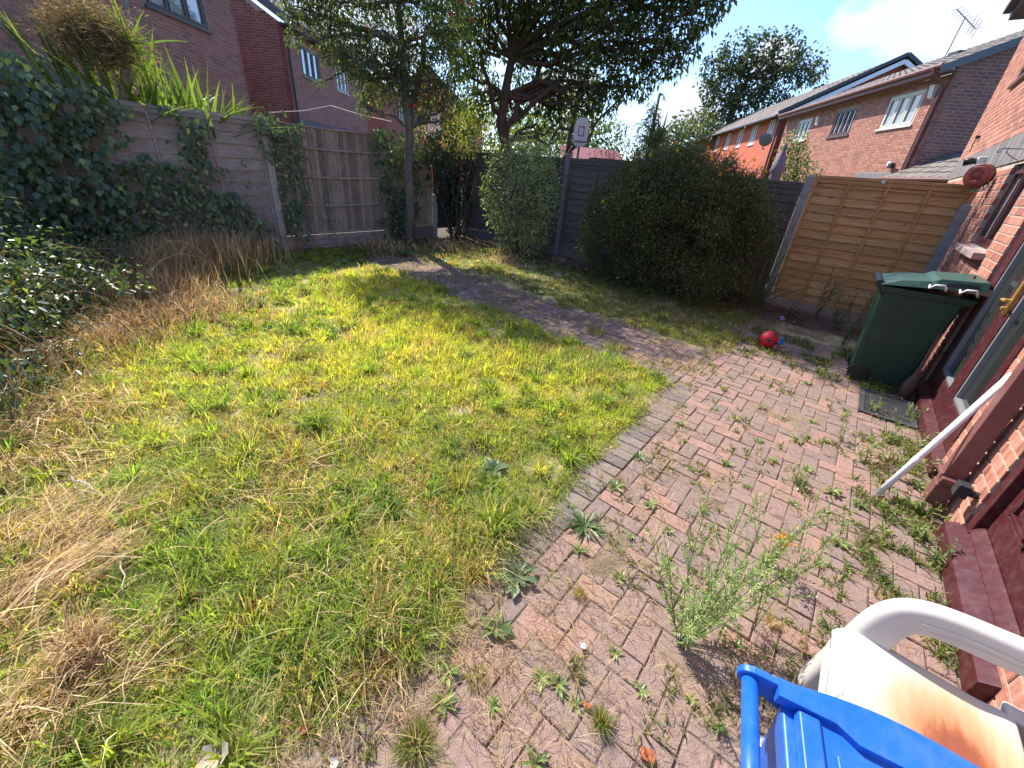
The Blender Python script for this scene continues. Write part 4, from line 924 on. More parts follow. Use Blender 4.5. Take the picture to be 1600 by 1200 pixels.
# ------------------------------------------------------------------ white chair
chc = UV(1.215, -.615)
def chair_mat():
    M_, t, p, o = mat_base('white_chair_plastic'); n = t.nodes.new; l = t.links.new
    tc_ = n('ShaderNodeTexCoord')
    sub = n('ShaderNodeVectorMath'); sub.operation = 'SUBTRACT'; sub.inputs[1].default_value = (-.03, -.065, .42); l(tc_.outputs['Object'], sub.inputs[0])
    sc = n('ShaderNodeVectorMath'); sc.operation = 'MULTIPLY'; sc.inputs[1].default_value = (1.0, 1.25, 1); l(sub.outputs[0], sc.inputs[0])
    ln = n('ShaderNodeVectorMath'); ln.operation = 'LENGTH'; l(sc.outputs[0], ln.inputs[0])
    ns = n('ShaderNodeTexNoise'); ns.inputs['Scale'].default_value = 9; ns.inputs['Detail'].default_value = 8; ns.inputs['Roughness'].default_value = .7
    mp_ = n('ShaderNodeMapping'); mp_.inputs['Rotation'].default_value = (0, 0, .3); mp_.inputs['Scale'].default_value = (1.2, 7, 1); l(tc_.outputs['Object'], mp_.inputs[0]); l(mp_.outputs[0], ns.inputs['Vector'])
    ad = n('ShaderNodeMath'); ad.operation = 'MULTIPLY_ADD'; l(ns.outputs['Fac'], ad.inputs[0]); ad.inputs[1].default_value = -.10; l(ln.outputs['Value'], ad.inputs[2])
    cr = n('ShaderNodeValToRGB'); e = cr.color_ramp.elements
    e[0].position = .0; e[0].color = (.22, .06, .03, 1); e[1].position = .19; e[1].color = (.50, .465, .43, 1)
    for ps, cc in ((.02, (.28, .085, .035, 1)), (.05, (.40, .19, .09, 1)), (.11, (.48, .31, .18, 1)), (.16, (.53, .43, .34, 1))):
        k = e.new(ps); k.color = cc
    l(ad.outputs[0], cr.inputs[0])
    # the stain lies on the seat only
    sx = n('ShaderNodeSeparateXYZ'); l(tc_.outputs['Object'], sx.inputs[0])
    st = n('ShaderNodeMath'); st.operation = 'LESS_THAN'; l(sx.outputs['Z'], st.inputs[0]); st.inputs[1].default_value = .44
    mx = n('ShaderNodeMix'); mx.data_type = 'RGBA'; l(st.outputs[0], mx.inputs['Factor']); mx.inputs['A'].default_value = (.50, .465, .43, 1); l(cr.outputs[0], mx.inputs['B'])
    n2 = n('ShaderNodeTexNoise'); n2.inputs['Scale'].default_value = 5; n2.inputs['Detail'].default_value = 9; n2.inputs['Roughness'].default_value = .75; l(tc_.outputs['Object'], n2.inputs['Vector'])
    r2 = n('ShaderNodeMapRange'); r2.inputs['From Min'].default_value = .5; r2.inputs['From Max'].default_value = .85; r2.inputs['To Max'].default_value = .4; l(n2.outputs['Fac'], r2.inputs['Value'])
    m2 = n('ShaderNodeMix'); m2.data_type = 'RGBA'; l(r2.outputs[0], m2.inputs['Factor']); l(mx.outputs['Result'], m2.inputs['A']); m2.inputs['B'].default_value = (.42, .36, .30, 1)
    l(m2.outputs['Result'], p.inputs['Base Color']); p.inputs['Roughness'].default_value = .5; return M_
CM = chair_mat()
# chair local: x = u (across), y = v (front), z up ; seat centre at origin
ch = empty('garden_chair', chc, A0, 'white plastic garden chair with a rusty orange stain on its seat', 'chair')
def grid_surface(fn, nx, ny, thick, name, parent, mat, sub=1):
    V = []; F_ = []
    for i in range(nx):
        for j in range(ny): V.append(fn(i / (nx - 1), j / (ny - 1)))
    for i in range(nx - 1):
        for j in range(ny - 1): a = i * ny + j; F_.append((a, a + ny, a + ny + 1, a + 1))
    b = MB(); b.add(V, F_, (1, 1, 1)); o = b.build(name, mat, parent, smooth=True)
    s = o.modifiers.new('solid', 'SOLIDIFY'); s.thickness = thick; s.offset = -1
    s = o.modifiers.new('sub', 'SUBSURF'); s.levels = sub; s.render_levels = sub
    return o
def seat_fn(s, t):
    x = -.235 + .47 * s; y = -.20 + .42 * t
    w = 1 - .10 * (1 - t); x *= w
    z = .425 - .015 * math.sin(math.pi * s) * math.sin(math.pi * min(t, .9))
    if t > .88: z -= (t - .88) ** 1.2 * .9; y -= (t - .88) * .06
    if s < .06 or s > .94: z -= .022
    if t < .08: z += .01
    return (x, y, z)
grid_surface(seat_fn, 13, 15, .006, 'seat', ch, CM, 1)
# front apron dropping below the lip
def apron(s, t): return ((-.235 + .47 * s) * (1 + .02 * t), .212 + .012 * t - .03 * abs(2 * s - 1) ** 3, .362 - .06 * t * (1 - .6 * math.sin(math.pi * s)))
grid_surface(apron, 9, 4, .005, 'apron', ch, CM, 1)
# arm: swept channel profile (inverted U with ribs) along a path that rises from the front leg
def arm(sx):
    path_ = [(.255, .195, .0), (.25, .18, .2), (.245, .165, .40), (.243, .155, .50), (.245, .12, .575), (.25, .06, .61), (.257, -.02, .622), (.262, -.12, .625), (.262, -.2, .64), (.24, -.27, .67)]
    prof = [(-.040, -.085), (-.034, -.045), (-.032, -.012), (-.022, .0), (.0, .004), (.022, .0), (.030, -.025)]
    n = len(prof); V = []; F_ = []
    for i, p in enumerate(path_):
        p = Vector(p); a = Vector(path_[max(0, i - 1)]); c = Vector(path_[min(len(path_) - 1, i + 1)]); d = (c - a).normalized()
        side = Vector((1, 0, 0)); up = side.cross(d).normalized()
        if i >= 8: side = Vector((.9, .35, 0)).normalized(); up = Vector((0, 0, 1))
        if up.y < 0 and i < 5: up = -up
        if i >= 5 and up.z < 0: up = -up
        wsc = 1.5 if i < 3 else (1.2 if i == 3 else 1.0)
        for (q, r) in prof:
            V.append(p + side * q * wsc + up * r)
    V = [(v[0] * sx, v[1], v[2]) for v in V]
    for i in range(len(path_) - 1):
        for k in range(n - 1): a = i * n + k; F_.append((a, a + 1, a + n + 1, a + n) if sx > 0 else (a, a + n, a + n + 1, a + 1))
    b = MB(); b.add(V, F_, (1, 1, 1)); o = b.build('armrest', CM, ch, smooth=True)
    s = o.modifiers.new('solid', 'SOLIDIFY'); s.thickness = .006; s.offset = 0
    s = o.modifiers.new('sub', 'SUBSURF'); s.levels = 2; s.render_levels = 2
    for k, zz in enumerate((.612, .592)):
        q = MB(); q.cur = (1, 1, 1); q.tube([(sx * .214, .06, zz - .05), (sx * .22, -.03, zz - .032), (sx * .226, -.17, zz - .024)], .006, 6); q.build('arm_rib', CM, ch, smooth=True)
arm(1); arm(-1)
for sx in (-1, 1):
    b = MB(); b.cur = (1, 1, 1); b.hexa([(sx * .25 - .025, -.34, 0), (sx * .25 + .025, -.34, 0), (sx * .25 + .025, -.29, 0), (sx * .25 - .025, -.29, 0), (sx * .21 - .03, -.24, .43), (sx * .21 + .03, -.24, .43), (sx * .21 + .03, -.18, .43), (sx * .21 - .03, -.18, .43)]); b.build('leg', CM, ch, bevel=.01)
def back_fn(s, t):
    x = -.22 + .44 * s; y = -.25 - .12 * t - .03 * (1 - (2 * s - 1) ** 2); z = .47 + .40 * t - .05 * (abs(2 * s - 1) ** 3) * t; return (x, y, z)
grid_surface(back_fn, 11, 11, .006, 'backrest', ch, CM, 1)

# ------------------------------------------------------------------ blue box with a handle
bl0 = np.array([.655, .548, 0]); la = math.radians(-25)
bx = empty('storage_box', bl0, la, 'bright blue plastic box with a bar handle in front of the white chair', 'storage box')
BL = (.006, .105, .50)
blue = surf_mat('blue_plastic_material', (1, 1, 1), rough=.4, nscale=5, namt=.12, bump=.02, spec=.5, dark=(.12, .22, .48), dscale=16, damt=.28)
LX, LY, ZT = .74, .44, .70
# body, tapered, y negative towards the camera
b = MB(); b.cur = BL; b.hexa([(.10, -LY + .06, 0), (LX - .1, -LY + .06, 0), (LX - .1, -.06, 0), (.10, -.06, 0), (.045, -LY + .02, ZT - .05), (LX - .04, -LY + .02, ZT - .05), (LX - .04, -.02, ZT - .05), (.045, -.02, ZT - .05)]); b.build('body', blue, bx, bevel=.02, seg=3)
# end pillar with ribs beside the handle
b = MB(); b.cur = BL; b.hexa([(.085, -LY + .07, .05), (.13, -LY + .07, .05), (.13, -.07, .05), (.085, -.07, .05), (.034, -LY + .03, ZT - .032), (.09, -LY + .03, ZT - .032), (.09, -.03, ZT - .032), (.034, -.03, ZT - .032)]); b.build('end_wall', blue, bx, bevel=.01)
# lid: sunken panel with raised rim; far rim bows outward
b = MB(); b.cur = BL; b.box((.06, -LY + .04, ZT - .04), (LX - .03, -.035, ZT - .018)); b.build('lid', blue, bx, bevel=.006)
b = MB(); b.cur = BL; b.box((.125, -LY + .06, ZT - .018), (LX - .08, -.10, ZT - .012)); b.build('lid_panel', blue, bx, bevel=.003)
b = MB(); b.cur = BL
outer = []; inner = []
for t in np.linspace(0, 1, 21):
    x = .02 + (LX - .02) * t; bow = .028 * math.sin(math.pi * min(1, max(0, (t - .04) / .55))) if t < .6 else 0
    outer.append((x, .0 + bow)); inner.append((x, -.045 - (.022 if t > .16 else 0) ))
for (o1, o2, i1, i2) in zip(outer[:-1], outer[1:], inner[:-1], inner[1:]):
    b.hexa([(i1[0], i1[1], ZT - .03), (i2[0], i2[1], ZT - .03), (o2[0], o2[1], ZT - .03), (o1[0], o1[1], ZT - .03), (i1[0], i1[1], ZT), (i2[0], i2[1], ZT), (o2[0], o2[1], ZT - .004), (o1[0], o1[1], ZT - .004)])
b.build('rim', blue, bx)
b = MB(); b.cur = BL; b.hexa([(.055, -LY, ZT - .03), (.10, -LY, ZT - .03), (.105, -.05, ZT - .03), (.055, -.05, ZT - .03), (.06, -LY, ZT - .006), (.095, -LY, ZT - .006), (.10, -.05, ZT - .006), (.06, -.05, ZT - .006)]); b.build('end_rim', blue, bx, bevel=.005)
# lugs and bar
for yy in (-.012, -LY + .0):
    b = MB(); b.cur = BL; pts = [(.07, .0), (-.03, .0)] + [(-.03 + .028 * math.cos(t), -.0 - .028 + .028 * math.sin(t)) for t in np.linspace(math.pi / 2, 3 * math.pi / 2, 8)] + [(.03, -.075), (.09, -.12)]
    V = [(x, yy - .009, ZT - .002 + z) for x, z in pts] + [(x, yy + .009, ZT - .002 + z) for x, z in pts]; n = len(pts)
    b.add(V, [tuple(range(n)), tuple(range(2 * n - 1, n - 1, -1))] + [((i + 1) % n, i, n + i, n + (i + 1) % n) for i in range(n)]); b.build('handle_lug', blue, bx, bevel=.004)
b = MB(); b.cur = BL; b.tube([(-.03, -.018, ZT - .031), (-.03, -LY + .006, ZT - .031)], .0175, 18); o = b.build('handle_bar', blue, bx)
for f in o.data.polygons: f.use_smooth = len(f.vertices) == 4

# ================================================================== vegetation
def pxc(lst): return [tuple(at(px, py, y)) + (r,) for px, py, y, r in lst]
# ---- berry tree (rowan) inside the far left corner
ROW = [(.11, .15, .055), (.08, .115, .05), (.16, .20, .05), (.30, .32, .05), (.09, .13, .075)]
rc = pxc([(470, -5, 8.6, .38), (520, 40, 8.8, .42), (560, 20, 9.3, .5), (600, 60, 9.0, .5), (560, 95, 8.6, .36), (525, 85, 8.5, .26), (615, 110, 9.4, .42), (655, 50, 9.3, .6), (700, 20, 9.2, .5), (690, 95, 9.2, .42), (660, 130, 9.0, .34), (700, 165, 9.1, .28), (585, 150, 8.9, .22), (570, 168, 8.8, .16),
          (640, -40, 9.2, .7), (560, -60, 9.0, .7), (480, -60, 8.4, .55), (720, -60, 9.2, .7), (640, -140, 9.0, .9), (740, -160, 9.5, .9), (560, -180, 9.0, .8), (450, 20, 8.4, .16), (500, 130, 8.6, .08), (712, 60, 9.6, .4), (668, 180, 9.2, .14), (600, 100, 9.0, .4), (640, 100, 9.1, .42), (570, 130, 8.9, .24), (545, 60, 8.8, .36), (680, 150, 9.2, .3), (655, 165, 9.2, .24), (620, 150, 9.1, .26), (715, 140, 9.3, .3), (500, 15, 8.6, .34), (460, 60, 8.4, .14), (700, 190, 9.3, .18)])
b0 = gp(640, 386)
row_ = make_tree('berry_tree', 'slender berry tree with red berry clusters in the far left corner', 'tree', b0, [b0, at(642, 330, 9.12), at(639, 270, 9.1), at(640, 200, 9.1), at(632, 130, 9.1), at(628, 70, 9.1), at(622, 0, 9.1)], .105, rc, 3700, (.05, .085), .42, ROW, [4, 4, 2, .5, 3], twigs=6, barkc=(.14, .115, .09), outw=.5, droop=.35, dn=.35)
mb = MB(); mb.cur = (.14, .115, .09); limb(mb, Vector(tuple(at(640, 190, 9.1) - b0)), Vector(tuple(at(668, 40, 9.2) - b0)), .075, .04, wob=.03, n=6, sides=9); mb.build('second_stem', M['bark'], row_, smooth=True)
berm = surf_mat('berry_material', (1, 1, 1), rough=.35, nscale=5, namt=.1, bump=0)
for (px, py) in ((565, 4), (574, 45), (640, 38), (640, 60), (654, 60), (735, 5), (737, 32), (703, 22), (717, 3), (640, 165), (648, 168), (575, 75), (612, 80), (668, 152), (600, 18)):
    q = MB(); c0 = at(px, py, 8.75 + random.random() * .3) - b0
    for k in range(26):
        p = Vector(tuple(c0)) + Vector((random.uniform(-.03, .03), random.uniform(-.03, .03), random.uniform(-.02, .02))); q.lathe([(0, -.009), (.008, -.004), (.008, .004), (0, .009)], 6, tuple(p), 'z', (.55, .02 + random.random() * .03, .015))
    q.build('berry_cluster', berm, row_, smooth=True)
# ---- big spreading tree behind the back fence
CHE = [(.085, .125, .035), (.065, .10, .035), (.12, .16, .035), (.24, .28, .04), (.12, .10, .035)]
cc = pxc([(740, 60, 11.6, .6), (790, 30, 12.2, .75), (850, 40, 12.0, .8), (910, 60, 11.6, .75), (960, 40, 11.2, .7), (1010, 50, 11.0, .6), (1060, 40, 10.8, .5), (1095, 20, 10.7, .38), (1120, 8, 10.6, .22), (1075, 75, 10.8, .28), (1030, 95, 11.0, .38),
          (985, 105, 11.3, .48), (935, 120, 11.6, .5), (885, 120, 12.0, .55), (830, 110, 12.4, .55), (760, 130, 12.3, .4), (905, 165, 11.8, .3), (950, 155, 11.5, .34), (975, 140, 11.3, .24), (850, 160, 12.2, .35), (812, 165, 12.5, .3), (870, 195, 12.2, .22), (925, 180, 11.6, .2),
          (740, 0, 11.6, .6), (820, -40, 11.8, 1.0), (920, -40, 11.6, 1.0), (1020, -30, 11, .8), (1100, -50, 10.8, .6), (740, -90, 11.8, .9), (860, -140, 12, 1.2), (1000, -140, 11.4, 1.2), (1120, -150, 11, .9), (930, -230, 11.8, 1.3), (780, -220, 12, 1.2), (1060, -260, 11.4, 1.1), (715, 110, 12.0, .3), (1140, -12, 10.6, .16), (730, 90, 11.8, .45), (760, 165, 12.4, .32), (800, 175, 12.6, .32), (840, 190, 12.4, .3), (885, 172, 12.2, .34), (915, 205, 12.0, .2), (735, 150, 12.2, .3), (700, 30, 11.8, .5), (865, 150, 12.3, .4), (925, 150, 11.8, .4), (1000, 140, 11.2, .26), (1050, 105, 11, .26)]) + [(x, y, z, r) for x, y, z, r in ((-1.2, 11.4, 6.6, 1.1), (0.2, 11.2, 7.2, 1.2), (1.4, 11.0, 7.4, 1.2), (.8, 12.2, 8.2, 1.2), (-.8, 12.4, 8.0, 1.2), (0.0, 10.4, 7.6, .8))]  # last clumps: unseen upper crown, added to cast shadow on the patio
b0 = np.array([-.85, 12.3, 0])
big = make_tree('spreading_tree', 'large dark leafy tree with several stems behind the back fence', 'tree', b0, [b0, at(782, 262, 12.2), at(790, 225, 12.2), at(782, 195, 12.1), at(788, 150, 12.1), at(800, 90, 12.1), at(805, 20, 12.1)], .17, cc, 1750, (.08, .14), .46, CHE, [4, 4, 2, .8, .5], twigs=5, barkc=(.10, .065, .05), outw=.45, droop=.35, dn=.4, forks=[2, 3, 4, 5])
mb = MB(); mb.cur = (.11, .07, .055)
for (a, c_, r0, r1) in (((788, 215, 12.2), (850, 90, 12), .10, .05), ((850, 90, 12), (905, -20, 11.8), .05, .03), ((790, 205, 12.2), (742, 60, 11.8), .07, .03), ((800, 190, 12.1), (900, 100, 11.6), .07, .035), ((900, 100, 11.6), (985, 20, 11.3), .04, .02), ((895, 232, 12.0), (985, 130, 11.3), .04, .02), ((868, 262, 12.4), (895, 232, 12.0), .05, .04)):
    limb(mb, Vector(tuple(at(*a) - b0)), Vector(tuple(at(*c_) - b0)), r0, r1, wob=.05, n=7, sides=8)
mb.build('main_limb', M['bark'], big, smooth=True)
# dark ivied stem right of it
b0 = np.array([at(886, 240, 12.6)[0], 12.6, 0]); make_tree('ivied_stem', 'dark ivy covered stem beside the basketball board', 'tree', b0, [b0, b0 + [0, 0, 1.4], b0 + [.02, 0, 2.6], b0 + [.1, 0, 3.2]], .10, [(b0[0] + .02, 12.6, z, .2) for z in (2.0, 2.3, 2.6, 2.9)], 1500, (.05, .08), .7, [(.03, .05, .02)], twigs=1)
# far oak and others
OAK = [(.06, .075, .035), (.045, .06, .03), (.08, .095, .045)]
oc = pxc([(1120, 110, 45, 1.5), (1150, 85, 45, 1.7), (1190, 78, 45, 1.6), (1225, 85, 45, 1.7), (1255, 105, 45, 1.5), (1275, 108, 45, .8), (1108, 140, 45, 1.0), (1140, 130, 46, 1.9), (1180, 120, 46, 2.0), (1215, 130, 46, 2.0), (1125, 165, 45, 1.4), (1105, 178, 45, .9), (1160, 165, 46, 2.0), (1200, 160, 46, 1.8), (1140, 190, 46, 1.7), (1110, 205, 46, 1.1), (1280, 125, 46, .8), (1108, 100, 45, .5)])
b0 = np.array([18.5, 46.5, 0]); make_tree('oak_tree', 'tall loose crowned tree above the red terrace roof', 'tree', b0, [b0, b0 + [-.2, 0, 4], b0 + [0, 0, 8], b0 + [.5, 0, 10.5]], .4, oc, 170, (.22, .42), .6, OAK, twigs=4, outw=.4)
def simple_bush(name, label, cat, clumps, per, Ls, wr, cols, w=None, base=None, stems=6, mat='leaf', **kw):
    cs = np.array([c[:3] for c in clumps]); b_ = base if base is not None else np.array([cs[:, 0].mean(), cs[:, 1].mean(), 0.0])
    root = empty(name, b_, 0, label, cat)
    V, F, C = clump_leaves([(x - b_[0], y - b_[1], z - b_[2], r) for x, y, z, r in clumps], per, Ls, wr, cols, w, **kw); mesh_np('foliage', V, F, M[mat], C, root)
    mb = MB(); mb.cur = (.10, .075, .05)
    for x, y, z, r in clumps[::max(1, len(clumps) // max(1, stems))]:
        limb(mb, Vector((random.gauss(0, .08), random.gauss(0, .08), 0)), Vector((x - b_[0], y - b_[1], z - b_[2])), .025, .006, wob=.05, n=4, sides=5)
    mb.build('stem', M['bark'], root, smooth=True); return root
YG = [(.24, .30, .04), (.34, .38, .05), (.14, .20, .04), (.42, .40, .07)]
simple_bush('yellow_shrub', 'bright yellow green shrub behind the corner of the back fence', 'shrub', pxc([(735, 190, 13, .45), (760, 175, 13, .4), (775, 205, 13, .4), (720, 205, 13, .35), (790, 235, 13, .35), (745, 215, 13, .4), (730, 165, 13, .25), (765, 150, 13.4, .4), (720, 180, 13.2, .4), (800, 190, 13.6, .45), (830, 200, 14, .45), (740, 175, 12.6, .3)]), 1300, (.07, .11), .5, YG)
simple_bush('golden_climber', 'golden green climber spilling over the top of the corner fence', 'climber', pxc([(655, 205, 10.6, .16), (675, 210, 10.7, .2), (700, 208, 10.8, .24), (725, 215, 10.8, .24), (745, 220, 10.6, .24), (760, 228, 10.3, .2), (705, 225, 10.6, .22), (738, 240, 10.2, .16), (680, 225, 10.6, .15), (720, 235, 10.4, .15)]), 2600, (.04, .07), .5, [(.24, .26, .06), (.34, .32, .10), (.13, .17, .05), (.08, .11, .04)], droop=.4)
simple_bush('laurel', 'yellow green laurel bush in front of the neighbour brick wall', 'shrub', pxc([(1240, 222, 13, .28), (1232, 240, 13, .3), (1248, 245, 13, .32), (1240, 262, 13, .4), (1258, 270, 13, .35), (1225, 275, 13, .35), (1245, 285, 13, .4), (1262, 288, 13, .3), (1236, 212, 13, .15), (1256, 222, 13, .15)]), 1500, (.07, .11), .45, [(.12, .17, .03), (.18, .23, .04), (.07, .10, .03)])
simple_bush('hedge_bush', 'loose olive green bush behind the big dark bush, left of the spiky palm', 'shrub', pxc([(960, 225, 10.5, .4), (985, 215, 10.5, .35), (940, 235, 11, .35), (1000, 235, 10.2, .4), (975, 245, 10.2, .4)]), 1500, (.03, .06), .4, [(.11, .12, .05), (.08, .10, .04), (.15, .15, .07)])
simple_bush('far_tree_row', 'soft green trees far off between the terrace and the spiky palm', 'tree', pxc([(1060, 215, 40, 1.6), (1085, 205, 42, 1.8), (1105, 215, 42, 1.5), (1040, 222, 38, 1.2), (1075, 225, 38, 1.8)]), 200, (.2, .4), .6, [(.10, .12, .05), (.08, .10, .045)])
simple_bush('pale_far_tree', 'pale green tree far behind the basketball board', 'tree', pxc([(935, 215, 30, 1.5), (915, 200, 30, 1.2), (950, 222, 30, 1.2), (900, 215, 30, 1.4), (880, 200, 30, 1.6), (860, 215, 30, 1.5), (830, 205, 28, 1.6), (805, 215, 28, 1.4), (780, 215, 28, 1.2)]), 230, (.15, .3), .6, [(.10, .15, .05), (.14, .18, .06)])
simple_bush('far_bush', 'dark green bush behind the pale fence boards', 'shrub', pxc([(830, 235, 16, .8), (860, 240, 16, .7), (800, 240, 15, .7), (845, 215, 16, .6)]), 500, (.08, .13), .5, [(.06, .09, .03), (.09, .13, .03)])
# conifer
ck = at(1030, 150, 22)
cl = [(ck[0] + random.gauss(0, .15), 22, ck[2] - k * .32, .12 + k * .085) for k in range(9)]
make_tree('conifer', 'small pointed conifer behind the spiky palm', 'tree', (ck[0], 22, 0), [(ck[0], 22, 0), (ck[0], 22, 2.5), (ck[0], 22, ck[2] + .1)], .12, cl, 900, (.10, .2), .25, [(.06, .075, .035), (.08, .095, .04)], twigs=2, droop=.5)

def sword_plant(name, label, cat, base, n, Lr, wd, cols, spread, jit=.1, parent=None, up=.9, az=None, basejit=.06, tilt=(.1, 1.2)):
    root = empty(name, base, 0, label, cat)
    for i in range(n):
        a = random.uniform(*(az or (0, 2 * math.pi))); tl = random.uniform(*tilt) * spread; Ln = random.uniform(*Lr); w = wd * random.uniform(.7, 1.15)
        d0 = Vector((math.cos(a) * math.sin(tl), math.sin(a) * math.sin(tl), math.cos(tl))); side = Vector((-math.sin(a), math.cos(a), 0)); side = (side + Vector(rdir(1)[0]) * .3).normalized()
        p = Vector((random.gauss(0, basejit), random.gauss(0, basejit), 0)); V = []; N_ = 6; c = np.array(random.choice(cols)) * random.uniform(.8, 1.2)
        d = d0.copy(); bend = random.uniform(.0, .12) + .05 * tl
        for k in range(N_ + 1):
            t = k / N_; ww = w * (.55 + 1.2 * t if t < .35 else (1.0 if t < .6 else max(.03, (1 - t) / .4))) / 2
            nn = d.cross(side).normalized(); V += [p + side * ww + nn * ww * .25, p, p - side * ww + nn * ww * .25]; p = p + d * (Ln / N_); d = (d + Vector((0, 0, -bend)) + Vector((d0.x, d0.y, 0)) * bend * .4).normalized()
        F_ = []
        for k in range(N_): q = k * 3; F_ += [(q, q + 1, q + 4, q + 3), (q + 1, q + 2, q + 5, q + 4)]
        b = MB(); b.add(V, F_, tuple(c)); b.build('leaf', M['leaf'], root)
    return root
PH = [(.20, .27, .06), (.16, .22, .05), (.26, .32, .08), (.12, .17, .05)]
EU3, EV3 = EU, EV
for k, (u_, v_, n_, lb) in enumerate(((1.35, 8.7, 50, 'leftmost fan'), (1.75, 8.55, 55, 'second fan from the left'), (2.2, 8.5, 55, 'middle fan'), (2.6, 8.45, 50, 'fourth fan from the left'), (2.95, 8.42, 34, 'rightmost low fan'))):
    sword_plant('flax_plant', lb + ' of tall yellow green sword leaves over the left fence', 'plant', UV(u_, v_, 1.72 - k * .06), n_, (.9, 1.5 if k < 4 else 1.1), .062, PH, 1.0, tilt=(.02, 1.0), az=(A0 - .7, A0 + .7) if k == 4 else ((A0 + math.pi - .9, A0 + math.pi + .9) if k == 0 else None), basejit=.12)
# straw coloured flower mass with a few swords above
pp = UV(1.15, 9.3, 0)
pam = empty('cabbage_palm', pp, 0, 'cabbage palm with a big tan seed head above the left fence', 'palm')
n = 9000; c0 = at(120, 40, 6.3) - pp; c1 = at(175, 75, 6.4) - pp
tt = RNG.random(n) ** .8; ctr = c0[None] * (1 - tt[:, None]) + c1[None] * tt[:, None]; B = ctr + RNG.normal(0, 1, (n, 3)) * np.array([.22, .15, .15])
A_ = unit(np.array([-.75, 0, .35]) + RNG.normal(0, .4, (n, 3)))
V, F, C = leaf_arrays(B, A_, RNG.uniform(.05, .14, n), .1 * np.ones(n), palette(n, [(.33, .24, .11), (.26, .19, .09), (.42, .33, .17)]), droop=.1); mesh_np('seed_head', V, F, M['straw'], C, pam)
mb = MB(); mb.cur = (.25, .2, .13); limb(mb, (0, 0, 0), c1 + np.array([.1, 0, -.2]), .09, .05); mb.build('trunk', M['bark'], pam, smooth=True)
for (px, py, a, n_) in ((175, 60, 0, 26), (205, 50, 0, 14)):
    r_ = at(px, py + 25, 6.4) - pp
    for i in range(n_):
        th = random.uniform(-.3, 2.7); Ln = random.uniform(.35, .75); d = Vector((math.cos(th), random.gauss(0, .3), math.sin(th))).normalized(); side = d.cross(Vector((0, 1, 0))).normalized(); p = Vector(tuple(r_)); V = []
        for k in range(6):
            t = k / 5; w = .022 * (1 - t) + .002; V += [p + side * w, p - side * w]; p = p + d * Ln / 5; d = (d + Vector((0, 0, -.08))).normalized()
        b = MB(); b.add(V, [(q * 2, q * 2 + 1, q * 2 + 3, q * 2 + 2) for q in range(5)], random.choice(PH)); b.build('leaf', M['leaf'], pam)
# the little palm behind the dark bush
q = at(1022, 232, 10.2); sword_plant('spiky_palm', 'spiky palm head rising behind the big dark bush', 'palm', q, 90, (.45, .75), .035, [(.10, .13, .05), (.15, .18, .07), (.07, .09, .04)], 1.0, tilt=(.0, 1.7), basejit=.03)
# strappy leaves right of the dark bush
q = UV(7.55, 1.05); sword_plant('strappy_plant', 'arching strappy leaved plant between the dark bush and the new fence', 'plant', q, 70, (.7, 1.3), .022, [(.10, .13, .05), (.16, .17, .07), (.24, .2, .1)], 1.0, tilt=(.05, 1.1), basejit=.08)

# ---- big dark bush
bush_c = []
bc = UV(7.15, 2.45); random.seed(21)
def bush_shell(cx, cy, rx, ry, rz, n, r, zc, rot=A0):
    out_ = []
    for i in range(n):
        d = rdir(1)[0]; d[2] = abs(d[2]) if random.random() < .72 else d[2]
        a, b_ = d[0] * rx, d[1] * ry
        x = cx + a * math.cos(rot) - b_ * math.sin(rot); y = cy + a * math.sin(rot) + b_ * math.cos(rot); z = zc + d[2] * rz
        out_.append((x, y, max(.2, z), r * random.uniform(.75, 1.3)))
    return out_
bush_c = bush_shell(bc[0], bc[1], .78, 1.42, 1.12, 230, .19, .90) + bush_shell(bc[0], bc[1], .62, 1.2, 1.0, 50, .34, .85) + bush_shell(bc[0], bc[1], .35, .8, .8, 20, .45, .8) + bush_shell(bc[0] - .25 * EU[0] + .55 * EV[0], bc[1] - .25 * EU[1] + .55 * EV[1], .5, .85, .6, 60, .2, .6) + bush_shell(bc[0] - .3 * EU[0] - .3 * EV[0], bc[1] - .3 * EU[1] - .3 * EV[1], .5, .8, .4, 24, .3, .42)
DB = [(.115, .125, .042), (.085, .10, .036), (.15, .155, .055), (.20, .18, .07), (.10, .135, .05)]
dbush = simple_bush('dark_bush', 'huge rounded dark green bush with a few yellow flowers against the back fence', 'bush', bush_c, 6500, (.026, .05), .42, DB, [4, 4, 3, 1.5, 2], base=bc, stems=14, mat='leaf', shell=.45, outw=.7, droop=.1, dn=-.2)
mb = MB(); mb.cur = (.09, .07, .045)
for i in range(260):
    x, y, z, r = random.choice(bush_c[:230]); d = Vector((x - bc[0], y - bc[1], z - .6)).normalized(); p = Vector((x - bc[0], y - bc[1], z)) ; e = p + d * r * random.uniform(1.0, 1.7) + Vector((0, 0, random.uniform(0, .12))); mb.tube([p, (p + e) / 2 + Vector((0, 0, .02)), e], [.005, .003, .0015], 4, caps=False)
tag(mb.build('twig', M['bark'], dbush), kind='stuff')
